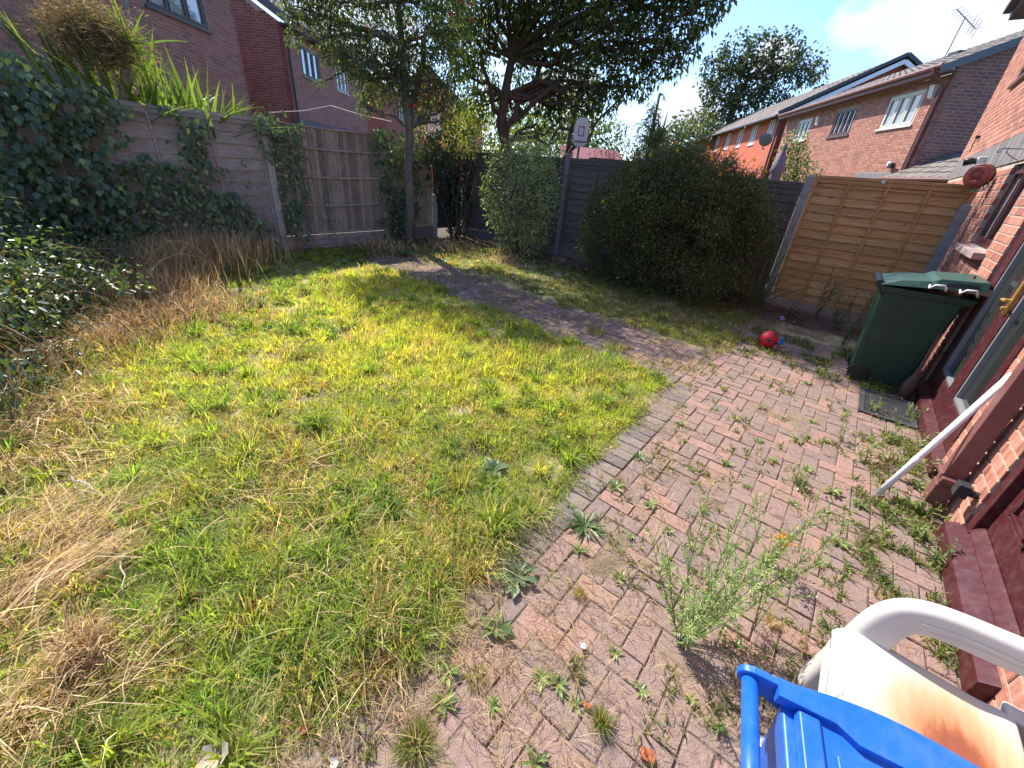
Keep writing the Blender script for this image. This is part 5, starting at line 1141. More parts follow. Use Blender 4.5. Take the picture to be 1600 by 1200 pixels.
for (px, py) in ((1058, 235), (1057, 222), (1125, 272), (1112, 248), (1163, 252), (1179, 250), (1190, 262), (1197, 268), (1197, 284), (942, 315), (965, 434), (1016, 242), (1148, 240)):
    w = ray(px, py); best = None
    # flower sits on the outer shell of the bush where the line of sight of its place meets it
    for t in np.linspace(5.6, 8.8, 80):
        P_ = w / np.linalg.norm(w[:2]) * t + np.array([0, 0, CH]); l_ = P_ - np.array([bc[0], bc[1], .92]); a = l_ @ EU; b_ = l_ @ EV
        if (a / .95) ** 2 + (b_ / 1.5) ** 2 + (l_[2] / 1.32) ** 2 < 1.0: best = P_; break
    if best is None: best = at(px, py, 7.6)
    q = MB(); o0 = best - bc; fd_ = -w / np.linalg.norm(w)
    f_ = Vector(tuple(fd_)); e1 = f_.orthogonal().normalized(); e2 = f_.cross(e1); V = [Vector(tuple(o0))]; 
    for k in range(10): t = 2 * math.pi * k / 10; rr = .034 if k % 2 == 0 else .014; V.append(Vector(tuple(o0)) + (e1 * math.cos(t) + e2 * math.sin(t)) * rr + f_ * .012)
    q.add(V, [(0, 1 + k, 1 + (k + 1) % 10) for k in range(10)], (.80, .42, .01)); q.build('flower', M['leaf'], dbush)
# ---- pale variegated shrub
sc_ = [tuple(at(px, py, y)) + (r * 1.25,) for px, py, y, r in ((795, 238, 9.2, .24), (825, 230, 9.2, .26), (852, 245, 9.3, .24), (780, 262, 9.1, .26), (820, 262, 9.0, .3), (855, 280, 9.1, .26), (770, 292, 9.1, .24), (812, 295, 8.9, .3), (855, 310, 9.0, .26), (772, 318, 9.1, .22), (808, 328, 8.9, .3), (848, 338, 9.0, .26), (780, 345, 9.1, .22), (812, 362, 8.9, .28), (792, 375, 9.0, .2), (842, 368, 9.0, .2), (828, 385, 8.9, .18))]
simple_bush('variegated_shrub', 'pale silvery green rounded shrub in front of the back fence', 'shrub', sc_, 5200, (.04, .07), .42, [(.32, .37, .16), (.22, .28, .11), (.46, .48, .26), (.16, .20, .08)], base=np.array([-.12, 9.05, 0]), stems=8, shell=.4, dn=0)

# ---- ivy on the fences
def inpoly(x, y, P_):
    r = np.zeros(len(x), bool); n = len(P_)
    for i in range(n):
        x0, y0 = P_[i]; x1, y1 = P_[(i + 1) % n]
        c = ((y0 > y) != (y1 > y)) & (x < (x1 - x0) * (y - y0) / ((y1 - y0) or 1e-9) + x0); r ^= c
    return r
def ivy(name, label, poly, dens, Ls, cols, w=None, thick=.12, vplane=8.06, uplane=None, wr=.8, mat='gloss', stems=10, cat='ivy'):
    """ivy growing on a fence plane over the given outline; leaves face out, tips down"""
    Q = []
    for px, py in poly:
        r = ray(px, py)
        t = (vplane / (r @ EV)) if uplane is None else (uplane / (r @ EU)); P_ = r * t + np.array([0, 0, CH]); Q.append(((P_ @ EU) if uplane is None else (P_ @ EV), P_[2]))
    Q = np.array(Q); x0, z0 = Q.min(0); x1, z1 = Q.max(0); area = (x1 - x0) * (z1 - z0); n = int(area * dens)
    x = RNG.uniform(x0, x1, n); z = RNG.uniform(z0, z1, n); jx = x + (vn(x * 6, z * 6, 3) - .5) * .3; jz = z + (vn(x * 6, z * 6, 6) - .5) * .3
    k = inpoly(jx, jz, [tuple(q) for q in Q]) & (z > .02) & (vn(x * 7, z * 7, 12) > .27); x = x[k]; z = z[k]; n = len(x)
    dep = RNG.random(n) ** 1.5 * thick * (.5 + vn(x * 4, z * 4, 7))
    if uplane is None: P3 = EU * x[:, None] + EV * (vplane - .03 - dep)[:, None]; nrm = -EV; tang = EU
    else: P3 = EV * x[:, None] + EU * (uplane - .03 - dep)[:, None]; nrm = -EU; tang = EV
    P3[:, 2] = z
    A_ = unit(np.array([0, 0, -1.0]) * .8 + tang * RNG.normal(0, .5, (n, 1)) + nrm * RNG.uniform(.1, .9, (n, 1)))
    up = unit(nrm + np.array([0, 0, .7]) + RNG.normal(0, .3, (n, 3)))
    base = P3.mean(0); base[2] = 0; root = empty(name, base, 0, label, cat)
    V, F, C = leaf_arrays(P3 - base, A_, RNG.uniform(Ls[0], Ls[1], n), wr * np.ones(n), palette(n, cols, w), droop=.1, up=up, jit=.38, fold=.12)
    mesh_np('foliage', V, F, M[mat], C, root)
    mb = MB(); mb.cur = (.16, .11, .08)
    for i in range(stems):
        j = RNG.integers(n); e = P3[j] - base; s = e.copy() + tang * random.gauss(0, .25); s[2] = max(0, e[2] - random.uniform(.5, 1.2)); limb(mb, s - nrm * .0, e, .006, .002, wob=.06, n=5, sides=4)
    if stems: mb.build('stem', M['bark'], root)
    return root
IV = [(.085, .13, .05), (.06, .10, .042), (.12, .17, .06), (.19, .25, .07), (.34, .38, .08)]  # the lightest greens stand in for highlights on the leaves
ivy('ivy', 'ivy hanging over the pale post between the lap panel and upright board panel', [(385, 165), (430, 162), (470, 195), (476, 260), (468, 320), (482, 372), (455, 376), (440, 320), (425, 260), (402, 215)], 1000, (.04, .065), IV, [3, 3, 3, 2, .6], .12)
ivy('ivy', 'ivy spreading across the middle of the grey lap panel under the spiky plant', [(245, 168), (300, 172), (318, 210), (335, 260), (365, 300), (395, 345), (440, 380), (340, 400), (250, 385), (180, 350), (175, 270), (195, 243), (240, 245), (268, 238), (255, 205)], 800, (.05, .085), IV, [3, 3, 3, 2, .5], .16)
ivy('ivy', 'dark mass of ivy over the leftmost post and panel at the left edge', [(-60, 30), (0, 65), (60, 100), (110, 150), (150, 190), (165, 270), (200, 300), (250, 370), (150, 420), (0, 440), (-80, 440)], 850, (.07, .11), IV, [4, 4, 2, .8, .25], .32)
ivy('ivy', 'trail of ivy along the fence top below the leftmost sword leaves', [(60, 75), (110, 115), (160, 140), (200, 172), (190, 205), (175, 235), (150, 215), (140, 180), (90, 150), (40, 110)], 900, (.05, .08), IV, [3, 2, 2, 2, 1], .22)  # weighted to light greens: sunlit fence top put into the leaf colour
ivy('ivy', 'dark ivy column behind the berry tree trunk', [(578, 205), (600, 200), (650, 215), (648, 300), (632, 400), (600, 380), (588, 300)], 1100, (.05, .08), IV, [4, 4, 1, .5, .2], .25)
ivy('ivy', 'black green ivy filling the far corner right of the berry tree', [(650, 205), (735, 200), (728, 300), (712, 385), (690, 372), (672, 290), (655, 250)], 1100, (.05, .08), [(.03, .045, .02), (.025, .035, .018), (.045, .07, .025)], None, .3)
ivy('ivy', 'thin ivy strand climbing the lower middle of the upright board panel', [(500, 300), (512, 292), (520, 330), (518, 372), (505, 372), (508, 330)], 700, (.035, .05), IV, None, .05, stems=3)
ivy('ivy', 'thin yellowish ivy strand at the right end of the grey lap panel', [(368, 225), (376, 225), (378, 262), (383, 290), (375, 290), (372, 260)], 700, (.035, .05), [(.15, .19, .05), (.09, .13, .04)], None, .04, stems=2)

# ---- bramble thicket at left: leafy mounds sloping from the ivy into the grass
random.seed(8)
br = []
for (px, py, h, r, n_) in ((20, 470, 1.0, .42, 9), (60, 420, 1.0, .4, 9), (110, 430, .8, .38, 9), (0, 540, .8, .4, 8), (60, 520, .55, .34, 8), (150, 400, .7, .36, 8), (200, 390, .6, .3, 8), (250, 385, .55, .3, 7), (310, 385, .45, .28, 6), (30, 600, .35, .28, 6), (-60, 520, 1.0, .5, 8), (-80, 620, .6, .4, 7), (120, 480, .5, .3, 7), (350, 380, .35, .22, 5), (-200, 560, 1.1, .55, 7), (0, 400, 1.3, .4, 6), (170, 440, .5, .3, 8), (110, 500, .4, .28, 7), (200, 430, .35, .24, 6), (20, 560, .5, .3, 8), (260, 400, .45, .26, 6), (90, 560, .18, .2, 5), (160, 515, .15, .18, 4)):
    g = gp(px, py)
    for k in range(n_): br.append((g[0] + random.gauss(0, .28), g[1] + random.gauss(0, .28), max(.1, h * random.uniform(.25, 1.0)), r * random.uniform(.5, .9)))
gb = gp(60, 480)
BR = [(.08, .12, .05), (.06, .095, .04), (.12, .17, .06), (.16, .20, .06), (.30, .32, .06), (.30, .16, .08)]
bram = simple_bush('bramble', 'glossy bramble thicket tumbling from the ivy into the long grass at left', 'bush', br, 1500, (.045, .08), .62, BR, [5, 5, 3, 1.2, .4, .25], base=gb, stems=30, mat='gloss', shell=.3, outw=.3, dn=.25, jit=.35)
mb = MB()
for i in range(170):
    x, y, z, r = random.choice(br); p = Vector((x, y, z * .6)) - Vector(tuple(gb)); a = random.uniform(0, 6.28); Ln = random.uniform(.4, 1.1); pts = [p + Vector((math.cos(a) * Ln * t, math.sin(a) * Ln * t, .5 * Ln * math.sin(t * 2.4))) for t in np.linspace(0, 1, 6)]
    mb.tube(pts, [.004, .004, .0035, .003, .0025, .0015], 4, tuple(np.array(random.choice([(.30, .17, .10), (.38, .28, .2), (.2, .16, .07)]))), caps=False)
tag(mb.build('cane', M['bark'], bram), kind='stuff')

# ------------------------------------------------------------------ lawn grass
def field(P_, lst):
    """sum of soft spots at ground places given by (px,py,radius m,weight)"""
    out_ = np.zeros(len(P_))
    for px, py, r, w in lst:
        g = gp(px, py); out_ += w * np.exp(-((P_[:, 0] - g[0]) ** 2 + (P_[:, 1] - g[1]) ** 2) / (2 * r * r))
    return out_
def uvof(P_): return P_ @ EU, P_ @ EV
DRY = [(40, 830, .2, 1.0), (110, 830, .15, .9), (40, 930, .14, .9), (140, 1040, .08, .8), (20, 1130, .12, .4), (230, 430, .6, .8), (330, 420, .6, .9), (130, 420, .6, .6), (250, 520, .35, .7), (80, 680, .35, .7), (400, 470, .4, .35), (330, 640, .25, .35), (730, 900, .25, .6), (560, 780, .25, .35), (480, 700, .3, .3), (880, 560, .3, .4)]
YEL = [(620, 430, .8, .9), (560, 480, .8, .7), (700, 560, .5, .8), (750, 600, .35, .7), (880, 620, .3, .8), (450, 560, .6, .6), (300, 620, .5, .5), (640, 540, .6, .5)]
def scatter(n, u0, u1, v0, v1, near=1.7, pw=1.6):
    u = RNG.uniform(u0, u1, n); v = RNG.uniform(v0, v1, n); P_ = u[:, None] * EU + v[:, None] * EV
    pr = proj(P_); d = np.sqrt(P_[:, 0] ** 2 + P_[:, 1] ** 2 + CH * CH)
    k = (pr[:, 2] > .1) & (pr[:, 0] > -480) & (pr[:, 0] < 1800) & (pr[:, 1] < 1420) & (RNG.random(n) < np.minimum(1, (near / d) ** pw))
    return P_[k], d[k]
def gheight(P_):
    u, v = uvof(P_); return np.where(paved(u, v), -.01, np.maximum(.012 + .05 * (fbm(u * 1.3, v * 1.3) - .4) + .03 * (vn(u * 6, v * 6, 5) - .5), -.005) - .004)
def lawn_mask(P_, soft=.08):
    u, v = uvof(P_); e = (vn(u * 5, v * 5, 31) - .5) * .16
    a = (v > .86 + e - .10 * np.clip((1.9 - u) / 1.5, 0, 1)) & (u < 3.70 + e + .085 * np.maximum(v - .9, 0)) & (v < 7.75)
    b_ = (u > 4.78 + e + .07 * v) & (u < 7.3) & (v > .75 + e) & (v < 7.4)
    c_ = (v > 6.9) & (u < 5.6) & (v < 7.9)
    return a | b_ | c_
def grass_cols(P_, n_extra=0):
    n = len(P_); d = np.clip(field(P_, DRY) + (fbm(P_[:, 0] * 2.6, P_[:, 1] * 2.6, 8) - .5) * 1.7 + (vn(P_[:, 0] * 9, P_[:, 1] * 9, 14) - .5) * .7, 0, 1.2); y = np.clip(field(P_, YEL) + (fbm(P_[:, 0] * 3.1, P_[:, 1] * 3.1, 21) - .4) * 1.2, 0, 1)
    g = lerp3((.21, .30, .055), (.48, .49, .08), y); s = palette(n, [(.50, .38, .19), (.42, .29, .14), (.58, .46, .26), (.33, .21, .10)])
    isd = RNG.random(n) < np.clip(.10 + d * .52, .04, .93); u, v = uvof(P_)
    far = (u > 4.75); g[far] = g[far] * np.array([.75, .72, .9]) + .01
    g = g * (1 + RNG.normal(0, .16, (n, 1))).clip(.5, 1.6)
    g[:, 0] *= (1 + RNG.normal(0, .12, n)).clip(.6, 1.4)
    return np.where(isd[:, None], s, g), isd, d
parts = []
# base mat of short blades
P_, d = scatter(1150000, -2.4, 7.3, .55, 8.0, 1.6, 1.6); k = lawn_mask(P_) & (fbm(P_[:, 0] * 4, P_[:, 1] * 4, 44) > .27); P_ = P_[k]; d = d[k]; n = len(P_); print('mat', n)
col, isd, dr = grass_cols(P_); tall = .6 + 1.3 * fbm(P_[:, 0] * 1.7, P_[:, 1] * 1.7, 2)
a = RNG.uniform(0, 2 * np.pi, n); D = np.stack([np.cos(a), np.sin(a), 0 * a], 1); Bp = P_.copy(); Bp[:, 2] = gheight(P_)
H = RNG.uniform(.025, .075, n) * tall; H = np.where((P_ @ EU) > 4.7, H * .8, H)
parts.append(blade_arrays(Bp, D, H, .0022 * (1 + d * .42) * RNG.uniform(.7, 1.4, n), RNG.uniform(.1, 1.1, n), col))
# tufts
P_, d = scatter(26000, -2.4, 7.2, .62, 7.9, 2.2, 1.25); k = lawn_mask(P_) & (fbm(P_[:, 0] * 2.2, P_[:, 1] * 2.2, 33) > .36); P_ = P_[k]; d = d[k]; m_ = len(P_); per = 26; print('tufts', m_)
big_ = fbm(P_[:, 0] * 1.9, P_[:, 1] * 1.9, 50); T = np.repeat(np.arange(m_), per); n = len(T)
colT, isT, drT = grass_cols(P_); a = RNG.uniform(0, 2 * np.pi, n); r = RNG.random(n) ** .7 * .035 * (.6 + big_[T]); D = np.stack([np.cos(a), np.sin(a), 0 * a], 1)
lay = np.array([.55, -.1, 0]); D2 = unit(D + lay * .5 + RNG.normal(0, .15, (n, 3)) * np.array([1, 1, 0])); D2[:, 2] = 0
Bp = P_[T] + D * r[:, None]; Bp[:, 2] = gheight(Bp); H = (.05 + .15 * np.clip(big_[T] - .25, 0, .6) * 1.6) * RNG.uniform(.5, 1.25, n) * np.where(isT[T], 1.1, 1.0)
u_, v_ = uvof(P_[T]); H = np.where(u_ > 4.7, H * .55, H); H = H * np.where((v_ < 1.3) & (u_ > 1.6), .65, 1)
cT = colT[T] * (1 + RNG.normal(0, .13, (n, 1))).clip(.6, 1.5); tip = cT * .55 + np.array([.42, .37, .13]) * .45
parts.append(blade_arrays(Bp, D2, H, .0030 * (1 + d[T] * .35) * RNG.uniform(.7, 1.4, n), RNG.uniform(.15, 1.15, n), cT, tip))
P_, d = scatter(1100, -2.2, 4.6, .9, 7.6, 2.6, .8); k = lawn_mask(P_) & (fbm(P_[:, 0] * 1.5, P_[:, 1] * 1.5, 91) > .42); P_ = P_[k]; d = d[k]; m_ = len(P_); per = 70; T = np.repeat(np.arange(m_), per); n = len(T); print('big tufts', m_)
a = RNG.uniform(0, 2 * np.pi, n); D = np.stack([np.cos(a), np.sin(a), 0 * a], 1); Bp = P_[T] + D * (RNG.random((n, 1)) ** .6) * .03; Bp[:, 2] = gheight(Bp); hh = RNG.uniform(.09, .2, m_)
g_ = palette(m_, [(.22, .31, .06), (.30, .37, .07), (.16, .25, .06), (.42, .41, .12)], [3, 3, 2, 1])[T] * (1 + RNG.normal(0, .14, (n, 1))).clip(.6, 1.5)
parts.append(blade_arrays(Bp, D, hh[T] * RNG.uniform(.5, 1.15, n), .0046 * (1 + d[T] * .3) * RNG.uniform(.7, 1.3, n), RNG.uniform(.2, 1.1, n), g_, g_ * .7 + np.array([.42, .37, .13]) * .3))
V, F, C = merge(parts); print('lawn tris', len(F)); lg = mesh_np('lawn_grass', V, F, M['grass'], C); tag(lg, 'overgrown patchy yellow green lawn grass', 'grass', kind='stuff')
# long straw, lying flat to the lower left and standing along the bramble edge
parts = []
def straw_patch(px, py, r, n, ang, L0, L1, up, col=None, spread=.35, elev=.15, zoff=0.0):
    g = gp(px, py); B = g + np.stack([RNG.normal(0, r, n), RNG.normal(0, r * .8, n), 0 * RNG.random(n)], 1); B[:, 2] = gheight(B) + RNG.random(n) ** 2 * elev + zoff
    a = RNG.normal(ang, spread, n); D = np.stack([np.cos(a), np.sin(a), 0 * a], 1); Ln = RNG.uniform(L0, L1, n)
    a = a + (vn(B[:, 0] * 7, B[:, 1] * 7, 90) - .5) * .9
    D = np.stack([np.cos(a), np.sin(a), 0 * a], 1)
    dd = np.sqrt((B ** 2).sum(1)) + .8
    bl_ = (blade_arrays(B, D, Ln, .0019 * (1 + dd * .45) * RNG.uniform(.7, 1.3, n), np.clip(RNG.normal(up, .12, n), .05, 1.25), palette(n, col or [(.62, .44, .22), (.50, .31, .14), (.74, .56, .32), (.30, .17, .08), (.58, .40, .18)], jit=.28)))
    if up > .9: bl_[0][:, 2] = .004 + (bl_[0][:, 2] - .004) * .45   # trodden flat
    parts.append(bl_)
RA = math.radians
for (px, py, r, n, ang, L0, L1, up, sp) in (
    (95, 890, .11, 190, 73, .14, .38, 1.14, .45), (45, 915, .12, 180, 78, .14, .38, 1.12, .5), (70, 930, .14, 160, 40, .1, .3, 1.0, 2.5), (120, 840, .12, 120, 60, .1, .3, 1.0, 2.5), (150, 845, .07, 180, 70, .14, .34, 1.1, .3), (80, 880, .12, 90, 120, .2, .45, 1.05, 1.2), (60, 830, .15, 120, 20, .15, .4, .95, 1.5), (10, 870, .12, 240, 82, .15, .4, 1.05, .35), (70, 960, .08, 200, 68, .16, .38, 1.1, .16), (20, 960, .10, 380, 75, .16, .36, 1.1, .2), (150, 900, .05, 90, 60, .12, .3, 1.1, .2),
    (150, 1035, .045, 900, 60, .05, .11, .75, 2.5), (80, 1090, .10, 260, 20, .12, .3, 1.05, .8), (180, 1075, .06, 90, 60, .15, .32, 1.05, .5), (30, 1150, .12, 260, 30, .08, .22, .9, 1.5), (200, 1000, .05, 60, 55, .12, .3, 1.0, .5),
    (60, 720, .18, 420, 10, .15, .38, .95, 1.0), (100, 660, .2, 380, 0, .15, .35, .9, 1.2), (60, 600, .2, 300, 30, .15, .4, .7, 1.5),
    (200, 440, .35, 1700, 20, .2, .5, .32, 2.0), (280, 425, .35, 2000, 20, .25, .6, .3, 2.0), (340, 412, .35, 1800, 20, .25, .6, .3, 2.0), (250, 470, .3, 1100, 20, .15, .4, .4, 2.0), (150, 470, .3, 1000, 20, .2, .45, .4, 2.0), (400, 400, .3, 700, 20, .15, .4, .4, 2.0), (140, 420, .3, 900, 20, .25, .55, .4, 2.0), (230, 510, .25, 900, 20, .12, .3, .6, 2.0), (180, 540, .2, 600, 20, .12, .35, .6, 2), (320, 490, .25, 800, 20, .1, .28, .6, 2), (380, 330, .25, 200, 20, .3, .7, .3, 2),
    (700, 390, .35, 450, 0, .1, .3, .8, 3), (600, 390, .4, 500, 0, .1, .35, .7, 3), (780, 410, .3, 350, 0, .06, .2, .7, 3), (400, 700, .4, 180, 30, .1, .3, 1.0, 1), (300, 760, .35, 260, 35, .15, .4, 1.1, .5), (350, 860, .3, 160, 30, .1, .3, 1.0, 1), (480, 850, .3, 120, 30, .1, .25, 1.0, 1), (560, 1000, .2, 350, 30, .06, .2, 1.0, 2)):
    straw_patch(px, py, r, n, RA(ang), L0, L1, up, spread=sp)
V, F, C = merge(parts); print('straw tris', len(F)); tag(mesh_np('dry_grass', V, F, M['straw'], C), 'long dry straw coloured grass flattened at lower left and along the brambles', 'dry grass', kind='stuff')
# seed stalks standing out
mb = MB(); ms = []
for i in range(120):
    px, py = random.choice(((230, 430), (300, 420), (120, 500), (40, 560), (60, 640), (350, 400), (30, 700))); g = gp(px + random.gauss(0, 45), py + random.gauss(0, 18)); hgt = random.uniform(.3, .62); a = random.uniform(0, 6.28); ln = random.uniform(.05, .3)
    pts = [Vector(tuple(g)) + Vector((math.cos(a) * ln * t * t, math.sin(a) * ln * t * t, hgt * t)) for t in (0, .4, .75, .9, 1)]
    mb.tube(pts, [.0018, .0016, .0014, .005, .001], 4, random.choice([(.45, .32, .17), (.52, .4, .24)]), caps=False)
tag(mb.build('seed_stalks', M['straw']), 'thin dry seed stalks standing along the bramble edge', 'dry grass', kind='stuff')

# ------------------------------------------------------------------ small weeds in the joints and on the bare bed (uncountable)
parts = []
P_, d = scatter(60000, -1.8, 6.3, -.94, .8, 1.6, 1.3); u, v = uvof(P_)
edge = (np.clip(1 - np.abs(v + .85) / .38, 0, 1) * .7 * (fbm(u * 4, v * 4, 63) > .4) + np.clip((u - 4.9) / .9, 0, 1) * .75 + np.clip((v - .35) / .5, 0, 1) * .12 * (u > 3.5) + .1 * (fbm(u * 3, v * 3, 61) > .5))
k = (RNG.random(len(P_)) < edge * (vn(u * 7, v * 7, 62) > .42)) & ~((u > 4.42) & (u < 5.1) & (v < -.5) & (RNG.random(len(P_)) > .12)); P_ = P_[k]; d = d[k]; print('joint weeds', len(P_))
per = 7; T = np.repeat(np.arange(len(P_)), per); n = len(T); a = RNG.uniform(0, 2 * np.pi, n); D = np.stack([np.cos(a), np.sin(a), 0 * a], 1); Bp = P_[T] + D * RNG.random((n, 1)) * .012; Bp[:, 2] = -.004
far = (uvof(P_[T])[0] > 4.9)
parts.append(blade_arrays(Bp, D, RNG.uniform(.02, .065, n) * np.where(far, 1.7, 1) * np.where(uvof(P_[T])[1] < -.55, 1.5, 1), .0055 * (1 + d[T] * .15) * RNG.uniform(.6, 1.3, n), RNG.uniform(.2, 1.2, n), palette(n, [(.13, .18, .05), (.17, .22, .06), (.10, .14, .05), (.32, .27, .12), (.40, .32, .16)], [3, 2, 3, 1, 1])))
# dry thatch lying over the pavers near the lawn and the near edge
P_, d = scatter(110000, -1.8, 6.3, -.94, .95, 1.3, 1.1); u, v = uvof(P_); w = 1.5 * np.clip((v + .05) / .7, 0, 1) * np.clip((1.75 - u) / .8, 0, 1) * (fbm(u * 4, v * 4, 71) > .38) + .12 + .4 * (fbm(u * 2.4, v * 2.4, 70) > .55); k = RNG.random(len(P_)) < w * .6; P_ = P_[k]; d = d[k]; n = len(P_); a = RNG.uniform(0, 2 * np.pi, n); D = np.stack([np.cos(a), np.sin(a), 0 * a], 1); B = P_.copy(); B[:, 2] = .003 + RNG.random(n) * .008; print('thatch', n)
parts.append(blade_arrays(B, D, RNG.uniform(.02, .11, n), .0019 * (1 + d * .3), RNG.uniform(.95, 1.2, n), palette(n, [(.46, .34, .19), (.36, .25, .14), (.52, .42, .26), (.24, .15, .09)])))
# path weeds and thatch
P_, d = scatter(16000, 3.6, 5.5, .7, 7.2, 2.4, .9); u, v = uvof(P_); k = (u > 3.7 + .085 * (v - .9)) & (u < 4.8 + .07 * v) & (RNG.random(len(P_)) < .10 + .5 * (vn(u * 3.5, v * 3.5, 80) > .58) + .45 * (v > 4.3)); P_ = P_[k]; d = d[k]; T = np.repeat(np.arange(len(P_)), 5); n = len(T); a = RNG.uniform(0, 2 * np.pi, n); D = np.stack([np.cos(a), np.sin(a), 0 * a], 1); Bp = P_[T] + D * RNG.random((n, 1)) * .03; Bp[:, 2] = 0
parts.append(blade_arrays(Bp, D, RNG.uniform(.02, .07, n), .006 * RNG.uniform(.6, 1.3, n), RNG.uniform(.4, 1.2, n), palette(n, [(.11, .16, .04), (.16, .2, .05), (.42, .33, .18), (.36, .27, .14)])))
# rubble and leaf litter on the beds
P_, d = scatter(26000, 2.5, 8.0, .2, 8.0, 4.5, .6); u, v = uvof(P_); k = ((v > 6.9) & (u > 3.3)) | (u > 6.8); P_ = P_[k]; n = len(P_); A_ = unit(rdir(n) * np.array([1, 1, .3])); B = P_.copy(); B[:, 2] = .01 + RNG.random(n) * .03
parts.append(leaf_arrays(B, A_, RNG.uniform(.03, .07, n), .5 * np.ones(n), palette(n, [(.16, .09, .06), (.22, .13, .08), (.10, .07, .05), (.30, .2, .12), (.10, .12, .05)]), droop=.0))
V, F, C = merge(parts); tag(mesh_np('joint_weeds', V, F, M['grass'], C), 'tiny weeds, dry stems and leaf litter in the paving joints and beds', 'weeds', kind='stuff')

# ------------------------------------------------------------------ single weeds
def lance(mb, p, d, Ln, w, c, droop=.3, seg=4, fold=.2, tooth=False):
    d = Vector(d).normalized(); side = d.cross(Vector((0, 0, 1))); side = side.normalized() if side.length > .01 else Vector((1, 0, 0)); V = []; p = Vector(p); rs_ = [.35, .95, 1.0, .7, .04] if seg == 4 else [.4, 1, .04]
    if tooth: seg = 8; rs_ = [.2, .35, .75, .4, .95, .5, 1.0, .6, .05]
    for k in range(seg + 1):
        n_ = side.cross(d).normalized(); V += [p + side * w * rs_[k] / 2 + n_ * w * fold * rs_[k], p, p - side * w * rs_[k] / 2 + n_ * w * fold * rs_[k]]; p = p + d * Ln / seg; d = (d + Vector((0, 0, -droop / seg))).normalized()
    mb.add(V, [f for k in range(seg) for q in (k * 3,) for f in ((q, q + 1, q + 4, q + 3), (q + 1, q + 2, q + 5, q + 4))], c)
WG = [(.13, .20, .05), (.16, .23, .06), (.10, .16, .045), (.20, .25, .08)]
def rosette(px, py, r, n, wr, label, cat='weed', cols=WG, up=.35, tooth=False, group=None, name='weed_rosette', z=0):
    g = gp(px, py, z); b = MB()
    for i in range(n):
        a = i * 2.4 + random.uniform(-.3, .3); e = up * random.uniform(.4, 1.8); L_ = r * random.uniform(.6, 1.1); c = np.array(random.choice(cols)) * random.uniform(.75, 1.2)
        lance(b, (random.gauss(0, .004), random.gauss(0, .004), .0), (math.cos(a), math.sin(a), e), L_, L_ * wr, tuple(c), droop=e * 1.2, tooth=tooth)
    o = b.build(name, M['leaf'], None, smooth=False); o.location = tuple(g); return tag(o, label, cat, group)
def grasstuft(px, py, h, n, label, cols=((.13, .19, .05), (.2, .24, .07), (.4, .32, .16)), r=.03, group=None):
    g = gp(px, py); a = RNG.uniform(0, 2 * np.pi, n); D = np.stack([np.cos(a), np.sin(a), 0 * a], 1); B = D * (RNG.random((n, 1)) ** .7) * r
    V, F, C = blade_arrays(B, D, RNG.uniform(.5, 1.1, n) * h, .0028 * RNG.uniform(.7, 1.3, n), RNG.uniform(.1, 1.0, n), palette(n, list(cols))); o = mesh_np('grass_tuft', V, F, M['grass'], C); o.location = tuple(g); return tag(o, label, 'grass tuft', group)
rosette(962, 762, .075, 16, .26, 'pale star shaped weed rosette on the paver border', up=.4)
rosette(912, 824, .13, 34, .11, 'dark grassy leaved weed clump growing on the paver border below the star shaped rosette', up=.4, cols=[(.08, .14, .05), (.10, .17, .05)])
rosette(806, 905, .11, 30, .30, 'grey green jagged thistle like weed beside an orange scrap at the lawn edge', up=.5, tooth=True, cols=[(.11, .16, .07), (.15, .20, .10), (.08, .12, .05)])
rosette(775, 985, .09, 12, .34, 'broad leaved yellow green weed among brown thatch', up=.7)
rosette(967, 905, .055, 18, .28, 'small dense rosette in the middle of the near paving', up=.9, cols=[(.17, .23, .06), (.25, .27, .09)])
rosette(1000, 716, .07, 16, .18, 'pale grassy rosette on the pavers right of the lawn edge', up=.5, cols=[(.18, .24, .09)])
rosette(838, 1195, .06, 9, .24, 'upright pale leafed weed at the bottom edge of the photo', up=.9)
rosette(1295, 985, .08, 9, .16, 'dark spiky weed behind the white chair seat corner', up=1.2, cols=[(.08, .14, .05)])
rosette(772, 735, .11, 22, .4, 'broad silvery dock leaves in the lawn near the paving edge', up=.5, cols=[(.12, .19, .07), (.17, .23, .10)], z=.02)
rosette(710, 730, .06, 14, .3, 'small leafy weed in the sunny middle of the lawn', up=.6, z=.02)
grasstuft(938, 1130, .085, 220, 'brown green grass tuft on the near pavers beside a dark joint', r=.02)
grasstuft(650, 1165, .10, 420, 'wide green grass tuft at the bottom of the paving', r=.05)
grasstuft(745, 1060, .05, 160, 'yellowish tuft on the near left pavers', cols=((.28, .28, .1), (.2, .22, .07)), r=.04)
grasstuft(1205, 975, .05, 160, 'straw coloured tuft near the blue box handle', cols=((.45, .32, .18), (.38, .27, .14)), r=.02)
grasstuft(905, 930, .05, 150, 'dry straw tuft left of the tall feathery weed', cols=((.45, .34, .18), (.3, .28, .12)), r=.02)
grasstuft(1130, 610, .06, 90, 'short yellowish tuft at the path corner', r=.02)
GRP = 'small green weeds dotted over the block paving'
